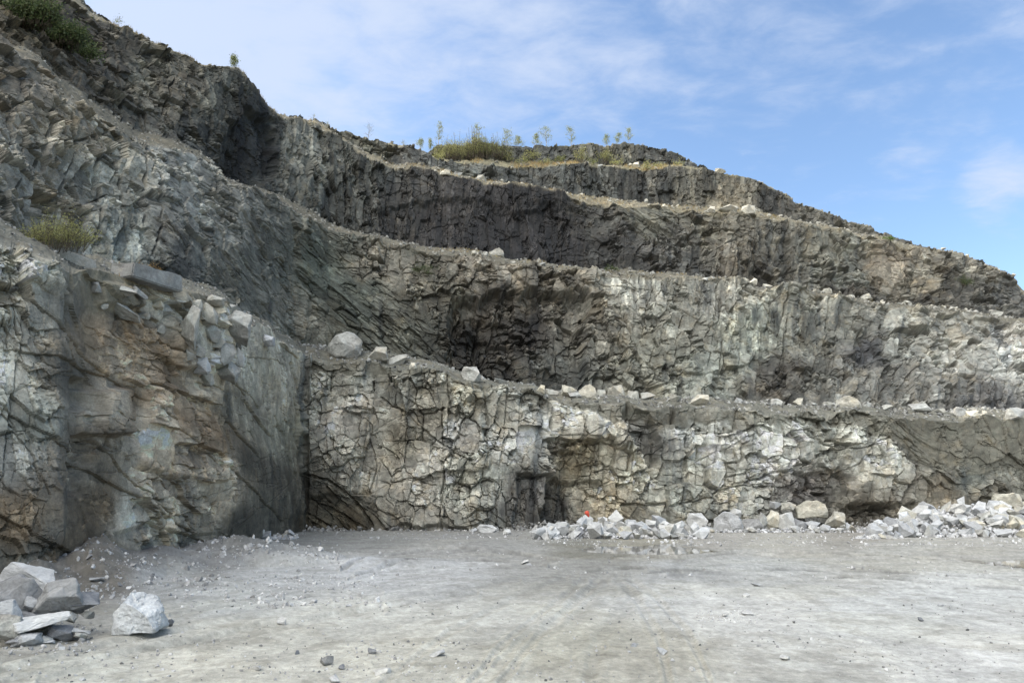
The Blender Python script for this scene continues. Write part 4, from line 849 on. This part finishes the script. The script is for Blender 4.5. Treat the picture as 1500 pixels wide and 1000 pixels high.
M_TWIG, nt, bs = mat('brown_twigs'); bs.inputs['Base Color'].default_value = (.06, .05, .035, 1)
M_BARK, nt, bs = mat('bark'); 
n = nnode(nt, 'ShaderNodeTexNoise', Scale=8.0); nt.links.new(ramp(nt, n.outputs[0], [(.3, (.08, .07, .06)), (.7, (.28, .26, .23))]), bs.inputs['Base Color'])
def tube(V, Q, a, b, r0, r1):
    a, b = np.array(a), np.array(b); d = b - a; d = d / max(1e-6, np.linalg.norm(d))
    u = np.cross(d, [.3, .8, .5]); u /= np.linalg.norm(u); w = np.cross(d, u); n0 = sum(len(q) for q in V)
    ring = [u, w, -u, -w]
    V.append(np.array([a + q * r0 for q in ring] + [b + q * r1 for q in ring]))
    Q.append(np.array([[i, (i + 1) % 4, 4 + (i + 1) % 4, 4 + i] for i in range(4)]) + n0)
def plant(name, loc, hgt, wid, leaf, lm, nleaf, label, cat, group, seed, tree=True, lsz=.1, depth=None, conic=.5):
    rn = random.Random(seed); root = link(name, None); root.location = loc; tag(root, label, cat, group)
    V, Q = [], []; tips = []
    if tree:
        lean = rn.uniform(-.06, .06); base = np.array([0, 0, -.2]); prev = base
        for i in range(6):
            nx = np.array([lean * hgt * (i + 1) / 6 + rn.uniform(-.03, .03) * wid, rn.uniform(-.03, .03) * wid, hgt * (i + 1) / 6 * .97])
            tube(V, Q, prev, nx, .022 * hgt * (1 - i / 7) * .6, .022 * hgt * (1 - (i + 1) / 7) * .6); prev = nx
            if i >= 0:
                for j in range(5):
                    f = rn.random(); h = (i + f) / 6
                    if h < .22: continue
                    reach = wid * .5 * (math.sin(math.pi * min(1, max(.05, (h - .1) / .95)) ** .8) * .9 + .15) * rn.uniform(.5, 1.1)
                    an = rn.uniform(0, 6.28); p0 = base * (1 - h) + np.array([lean * hgt * h, 0, hgt * h])
                    p1 = p0 + np.array([math.cos(an) * reach, math.sin(an) * reach, reach * rn.uniform(.3, .9)])
                    tube(V, Q, p0, p1, .005 * hgt, .002 * hgt); tips.append((p0, p1))
    else:
        dd = depth or wid * .6
        for j in range(max(14, int(nleaf / 45))):
            an = rn.uniform(0, 6.28); rd = rn.random() ** .5
            p0 = np.array([math.cos(an) * rd * wid * .38, math.sin(an) * rd * dd * .38, -.1])
            hh = hgt * (1 - .35 * rd * rd) * rn.choice((.4, .6, .75, .9, 1.15)) * rn.uniform(.8, 1.1)
            p1 = np.array([p0[0] * 1.3 + rn.uniform(-.1, .1) * wid, p0[1] * 1.3 + rn.uniform(-.1, .1) * wid, hh])
            tube(V, Q, p0, p1, .007 * hgt, .003 * hgt); tips.append((p0 * .6 + p1 * .4, p1)); 
            for q in range(3):
                pm = p0 * .5 + p1 * .5; p2 = pm + np.array([rn.uniform(-.2, .2) * wid, rn.uniform(-.2, .2) * dd, rn.uniform(.05, .35) * hgt]); tube(V, Q, pm, p2, .004 * hgt, .002 * hgt); tips.append((pm, p2))
    o = link('trunk' if tree else 'stems', np_mesh('trunk' if tree else 'stems', np.concatenate(V), np.concatenate(Q)), M_BARK if tree else M_TWIG, root)
    LV, LQ = [], []
    for i in range(nleaf):
        p0, p1 = tips[rn.randrange(len(tips))]; t = rn.random() ** .6
        c = p0 * (1 - t) + p1 * t + np.array([rn.gauss(0, 1), rn.gauss(0, 1), rn.gauss(0, 1)]) * lsz * 1.1
        R = np.array(Euler((rn.uniform(0, 6.3), rn.uniform(0, 6.3), rn.uniform(0, 6.3))).to_matrix()); s = lsz * rn.uniform(.5, 1.2)
        k = len(LV) * 4
        LV.append(np.array([[-.5, 0, 0], [0, -.32, .05], [.5, 0, 0], [0, .32, .05]]) * s @ R.T + c); LQ.append([k, k + 1, k + 2, k + 3])
    link('crown' if tree else 'foliage', np_mesh('leaves', np.concatenate(LV), np.array(LQ)), lm, root)
    return root
def sky_pt(px, py):                    # ground point on the top ledges that shows at px, py
    best = None
    for seg in (7, 9, 5):
        q = on_bench(seg, px, py); d_ = np.hypot(*(np.array(proj(q)) - np.array([px, py])))
        if best is None or d_ < best[0] - 1.5: best = (d_, q)
    return best[1]
TREES = [(540, 207, 24, 16, 'bare looking sapling alone on the left part of the skyline'), (588, 219, 11, 10, 'tiny sapling right of the lone skyline sapling'), (615, 219, 14, 9, 'small sapling left of the bush clump'), (628, 218, 15, 7, 'thin small sapling beside the bush clump'),
 (643, 216, 29, 12, 'slender tall sapling at the left end of the bush clump'), (700, 214, 30, 22, 'tallest leafy sapling inside the bush clump'), (742, 213, 20, 18, 'loose sapling right of the bush clump'), (760, 213, 14, 13, 'short sapling on the rim after the loose one'),
 (786, 212, 14, 8, 'thin short sapling left of the two round saplings'), (801, 212, 25, 20, 'broad sapling, left one of the two tall rim saplings'), (836, 211, 25, 17, 'round topped sapling, right one of the two tall rim saplings'), (886, 212, 14, 9, 'thin sapling above the right bushes'),
 (905, 213, 14, 11, 'short sapling left of the last rim sapling'), (921, 213, 20, 13, 'last sapling at the right end of the rim'), (337, 103, 15, 12, 'sapling on the skyline of the left height'), (176, 38, 12, 14, 'small bare sapling on the upper left skyline'),
 (459, 183, 14, 11, 'faint sapling on the skyline left of the middle'), (480, 190, 10, 8, 'faint tiny sapling beside the other faint one')]
for i, (px, py, h, w, lab) in enumerate(TREES):
    q = sky_pt(px, py) if px > 440 else P[ROWS0[5], cidx(px)]
    s = q[1] / F
    bare = 'bare' in lab or 'faint' in lab or 'tiny' in lab
    plant('sapling', q, h * s * 1.3, w * s * 1.35, None, L_GREEN, 130 if bare else 620, lab, 'sapling', 'saplings along the skyline', 50 + i, True, .2 if not bare else .14)
BUSHES = [(690, 233, 30, 38, 2200, L_YEL, 'tall yellow green bush in the middle of the bush clump'), (672, 234, 28, 30, 1700, L_YEL, 'broad yellow green bush left in the bush clump'), (705, 233, 22, 30, 1100, L_GREEN, 'upright green bush right of the tall yellow green one'), (640, 237, 22, 14, 500, L_YEL, 'flat scrubby bush at the left end of the clump'), (656, 234, 38, 30, 2200, L_YEL, 'low bush at the left foot of the bush clump'), (724, 232, 40, 32, 2200, L_GREEN, 'green bush at the right end of the bush clump'), (780, 237, 22, 18, 700, L_YEL, 'rounded yellow bush on the top ledge'),
 (850, 239, 16, 26, 700, L_YEL, 'upright yellow bush, left one of two against the topmost face'), (886, 240, 20, 26, 800, L_YEL, 'upright yellow bush, right one of two against the topmost face'), (822, 238, 14, 14, 400, L_GREEN, 'small bush between the rounded and upright bushes'),
 (745, 236, 14, 16, 400, L_YEL, 'thin bush before the rock on the top ledge'), (948, 252, 12, 16, 300, L_YEL, 'small bush beside the tan block on the top ledge'), (994, 246, 12, 10, 250, L_YEL, 'tiny bush near the right end of the top ledge'), (765, 240, 16, 9, 260, L_YEL, 'low scrub between two bushes left of the rounded yellow one'), (800, 241, 18, 10, 300, L_YEL, 'low scrub right of the rounded yellow bush'), (866, 242, 16, 11, 300, L_GREEN, 'low green scrub between the two upright bushes'), (905, 243, 18, 13, 350, L_YEL, 'spreading scrub right of the upright bushes'), (966, 247, 14, 9, 220, L_YEL, 'dry scrub before the right end of the top ledge')]
for i, (px, py, w, h, n, lm, lab) in enumerate(BUSHES):
    q = on_bench(7, px, py); s = q[1] / F
    plant('bush', q, h * s * 1.35, w * s * 1.4, None, lm, int(n * 1.3), lab, 'bush', 'bushes on the top ledge', 90 + i, False, .2)
for i in range(13):
    px = 640 + i * 24 + rnd.uniform(-9, 9); q = P[ROWS0[9] + rnd.choice((0, 1, 2)), cidx(px)]; s_ = q[1] / F
    plant('bush', q, s_ * rnd.uniform(5, 13), s_ * rnd.uniform(14, 30), None, rnd.choice((L_YEL, L_GREEN, L_YEL)), rnd.randint(160, 380), 'low yellow green scrub growing along the skyline rim above the bushes', 'bush', 'low scrub along the skyline rim', 160 + i, False, .19)
q = on_bench(1, 72, 350); q = q + np.array([0, 1.0, .2])
plant('bush', q, 2.0, 4.0, None, L_YEL, 5200, 'wide yellow leaved bush behind the long quarried block at the left', 'bush', None, 120, False, .085, 1.6)
q = on_bench(1, 205, 392) + np.array([0, .8, .1]); plant('bush', q, .75, 2.4, None, L_OR, 700, 'low orange plant behind the pale squared block', 'bush', None, 121, False, .07, .8)
for i, (px, py, w, h, n, lab) in enumerate(((42, 44, 92, 55, 6500, 'dark green shrub hanging on the upper left rock'), (98, 72, 56, 46, 3200, 'olive shrub right of the dark green one on the upper left rock'), (128, 90, 46, 26, 900, 'thin dark scrub below the olive shrub'))):
    q = face_pt(px, py, 4); s = q[1] / F
    plant('bush', q + np.array([.6, -.8, -.2]), h * s, w * s, None, L_DARK, int(n * 1.5), lab, 'bush', None, 130 + i, False, .27, 2.5)
q = on_bench(3, 896, 399); plant('bush', q, 1.7, 2.6, None, L_DARK, 700, 'dark scrubby bush on the second bench', 'bush', None, 140, False, .15)
q = face_pt(1409, 418, 4); plant('bush', q + np.array([0, -.5, -.3]), 3.0, 3.6, None, L_DARK, 900, 'dark green bush on the right part of the third face', 'bush', None, 141, False, .2, 2)
q = P[ROWS0[5], cidx(1302)]; plant('bush', q, .9, 3.4, None, L_GRASS, 900, 'bright green tuft on the right rim of the third face', 'bush', None, 142, False, .17, 2)
q = face_pt(620, 405, 2); plant('bush', q + np.array([0, -.4, 0]), 2.2, 4.4, None, L_DARK, 900, 'dark scrub on the second face above the hollow', 'bush', None, 143, False, .15, 1.5)
# dry grass
GVs, GQs = [], []
def blades(seg, n, x0, x1, h0, h1, rowsel=(0, 1)):
    r0, r1 = ROWS0[seg], ROWS0[seg + 1]
    for i in range(n):
        c = r.randrange(cidx(x0), cidx(x1)); k = r.randrange(r0 + int((r1 - r0) * rowsel[0]), max(r0 + 1, r0 + int((r1 - r0) * rowsel[1])))
        if vn(np.array([PXC[c] / 14.0]), np.array([seg * 3.3]), 55)[0] < r.uniform(.25, .75): continue
        q = P[k, c]
        for j in range(4):
            h = r.uniform(h0, h1); an = r.uniform(0, 6.28); d_ = np.array([math.cos(an), math.sin(an), 0]); b_ = q + np.array([r.uniform(-.25, .25), r.uniform(-.25, .25), -.05])
            t = b_ + d_ * h * r.uniform(.1, .5) + np.array([0, 0, h]); k0 = len(GVs) * 3; wv = np.array([-d_[1], d_[0], 0]) * .035
            GVs.append(np.array([b_ - wv, b_ + wv, t])); GQs.append([k0, k0 + 1, k0 + 2])
blades(7, 2200, 690, 1010, .35, .95); blades(5, 1600, 560, 1150, .2, .6, (.2, 1)); blades(9, 900, 450, 960, .2, .6, (0, .5)); blades(3, 700, 640, 1300, .2, .5, (.4, 1)); blades(5, 500, 150, 480, .2, .6, (0, .4)); blades(1, 200, 150, 260, .1, .3)
o = link('dry_grass', np_mesh('dry_grass', np.concatenate(GVs), np.array(GQs)), leafmat('dry_grass', (.2, .13, .06), (.3, .22, .11), (.25, .24, .09)))
tag(o, 'dry orange grass along the benches', 'grass', kind='stuff')

# ------------------------------------------------------------------ red marker on the low heap
def lathe(prof, n=20):
    V = []; Q = []
    for (rr_, z_) in prof:
        for i in range(n):
            t = 2 * math.pi * i / n; V.append((rr_ * math.cos(t), rr_ * math.sin(t), z_))
    return np.array(V), grid_quads(len(prof), n, True)
M_RED, nt, bs = mat('faded_red_plastic'); bs.inputs['Roughness'].default_value = .5
n = nnode(nt, 'ShaderNodeTexNoise', Scale=6.0, Detail=5.0); nt.links.new(ramp(nt, n.outputs[0], [(.3, (.36, .05, .03)), (.7, (.52, .085, .05))]), bs.inputs['Base Color'])
xr, yr, zr = at(861, 753, 73.5)
root = link('marker', None); root.location = (xr + .12, yr, zr - .25); root.rotation_euler = (0, math.radians(-28), .3); tag(root, 'orange red rounded marker tapering to its foot on the low heap', 'marker')
V, Q = lathe([(0.02, 0), (.10, .02), (.15, .12), (.26, .40), (.35, .66), (.36, .82), (.28, .95), (.15, 1.02), (0.01, 1.04)]); V[:, 1] *= .7
link('body', np_mesh('body', V * .62, Q, None, True), M_RED, root)
V, Q = lathe([(.0, 1.02), (.06, 1.02), (.06, 1.10), (.0, 1.11)], 12); link('cap', np_mesh('cap', V * .62, Q), M_RED, root)

# ------------------------------------------------------------------ light, sky, camera
SUN_EL, SUN_AZ = math.radians(29), math.radians(-80)        # azimuth from +Y, negative to the left
sd_ = Vector((math.sin(SUN_AZ) * math.cos(SUN_EL), math.cos(SUN_AZ) * math.cos(SUN_EL), math.sin(SUN_EL)))
sl = bpy.data.lights.new('sun', 'SUN'); sl.energy = 3.2; sl.angle = math.radians(.5); sl.color = (1, .90, .74)
so = link('sun', sl); so.rotation_euler = (-sd_).to_track_quat('-Z', 'Y').to_euler()
w = bpy.data.worlds.new('World'); SC.world = w; w.use_nodes = True; nt = w.node_tree
bg = nt.nodes['Background']
sky = nnode(nt, 'ShaderNodeTexSky', sky_type='NISHITA', sun_disc=False, sun_elevation=SUN_EL, sun_rotation=SUN_AZ, altitude=300.0, dust_density=.6, ozone_density=2.0)
tc = nnode(nt, 'ShaderNodeTexCoord'); sx = nnode(nt, 'ShaderNodeSeparateXYZ'); nt.links.new(tc.outputs['Generated'], sx.inputs[0])
def mth(op, a, b=None, c=None):
    n = nt.nodes.new('ShaderNodeMath'); n.operation = op
    for i, q in enumerate((a, b, c)):
        if q is None: continue
        if isinstance(q, (int, float)): n.inputs[i].default_value = q
        else: nt.links.new(q, n.inputs[i])
    return n.outputs[0]
zz = mth('ADD', mth('MAXIMUM', sx.outputs[2], 0.0), .10)
u = mth('DIVIDE', sx.outputs[0], zz); v_ = mth('DIVIDE', sx.outputs[1], zz)
cx = nnode(nt, 'ShaderNodeCombineXYZ'); nt.links.new(u, cx.inputs[0]); nt.links.new(v_, cx.inputs[1])
def cloudnoise(scale, rot, sx_, sy_, det, rough, dist=0.0, loc=(0, 0, 0)):
    mp = nnode(nt, 'ShaderNodeMapping'); mp.inputs['Rotation'].default_value = (0, 0, rot); mp.inputs['Scale'].default_value = (sx_, sy_, 1); mp.inputs['Location'].default_value = loc
    nt.links.new(cx.outputs[0], mp.inputs[0])
    n = nnode(nt, 'ShaderNodeTexNoise', Scale=scale, Detail=det, Roughness=rough, Distortion=dist); nt.links.new(mp.outputs[0], n.inputs['Vector']); return n.outputs[0]
n1 = cloudnoise(.85, .6, 1.0, 1.2, 7.0, .52, .2); n2 = cloudnoise(6.0, .9, 1.0, 1.5, 6.0, .6, .3, (3, 1, 0))
# density falls towards the lower right of the view, made-up clouds thicken overhead and behind as fill light
base = mth('ADD', mth('ADD', mth('MULTIPLY', u, -.44), mth('MULTIPLY', v_, -.20)), .86)
den = mth('ADD', mth('ADD', base, mth('MULTIPLY', mth('SUBTRACT', n1, .5), 2.6)), mth('MULTIPLY', mth('SUBTRACT', n2, .5), 1.4))
mr = nnode(nt, 'ShaderNodeMapRange', interpolation_type='SMOOTHSTEP'); mr.inputs['From Min'].default_value = .12; mr.inputs['From Max'].default_value = 1.12; mr.inputs['To Max'].default_value = .84
cd_ = Vector(at(1475, 285, 100)) - Vector((0, 0, HCAM)); cd_.normalize()
dq_ = nt.nodes.new('ShaderNodeVectorMath'); dq_.operation = 'DOT_PRODUCT'; nt.links.new(tc.outputs['Generated'], dq_.inputs[0]); dq_.inputs[1].default_value = cd_
pf = nnode(nt, 'ShaderNodeMapRange', interpolation_type='SMOOTHSTEP'); pf.inputs['From Min'].default_value = .9978; pf.inputs['From Max'].default_value = 1.0; pf.inputs['To Max'].default_value = .7; nt.links.new(dq_.outputs['Value'], pf.inputs[0])
den = mth('ADD', den, pf.outputs[0])
nt.links.new(den, mr.inputs[0])
mx = nt.nodes.new('ShaderNodeMix'); mx.data_type = 'RGBA'
nt.links.new(mr.outputs[0], mx.inputs['Factor'])
sm_ = nt.nodes.new('ShaderNodeMix'); sm_.data_type = 'RGBA'; sm_.blend_type = 'MULTIPLY'; sm_.inputs['Factor'].default_value = 1; sm_.inputs[7].default_value = (1.22, 1.22, 1.22, 1)
nt.links.new(sky.outputs[0], sm_.inputs[6])
nt.links.new(sm_.outputs[2], mx.inputs[6]); 
dp_ = nt.nodes.new('ShaderNodeVectorMath'); dp_.operation = 'DOT_PRODUCT'; nt.links.new(tc.outputs['Generated'], dp_.inputs[0]); dp_.inputs[1].default_value = Vector((-.50, -.62, .60)).normalized()  # added bright cloud glow behind the camera, unseen, to brighten the faces
fr_ = nnode(nt, 'ShaderNodeMapRange', interpolation_type='SMOOTHSTEP'); fr_.inputs['From Min'].default_value = .45; fr_.inputs['From Max'].default_value = 1.0
nt.links.new(dp_.outputs['Value'], fr_.inputs[0])
cm = nt.nodes.new('ShaderNodeMix'); cm.data_type = 'RGBA'; nt.links.new(fr_.outputs[0], cm.inputs['Factor']); cm.inputs[6].default_value = (3.0, 3.4, 4.2, 1); cm.inputs[7].default_value = (36.0, 35.4, 34.4, 1)
nt.links.new(cm.outputs[2], mx.inputs[7])
nt.links.new(mx.outputs[2], bg.inputs[0]); bg.inputs[1].default_value = .1

cam = bpy.data.cameras.new('camera'); cam.sensor_width = 36; cam.lens = 36 * F / 1500; cam.clip_end = 10000; cam.clip_start = .1
co = link('camera', cam); co.location = (0, 0, HCAM); co.rotation_euler = (math.pi / 2 + PITCH, 0, 0); SC.camera = co
SC.view_settings.view_transform = 'Standard'; SC.view_settings.look = 'None'; SC.view_settings.exposure = 1.25; SC.view_settings.gamma = 1
SC.render.engine = 'CYCLES'; SC.cycles.use_denoising = True; SC.cycles.denoiser = 'OPENIMAGEDENOISE'; SC.cycles.denoising_prefilter = 'ACCURATE'; SC.cycles.denoising_input_passes = 'RGB_ALBEDO_NORMAL'; SC.cycles.max_bounces = 6; SC.cycles.diffuse_bounces = 3
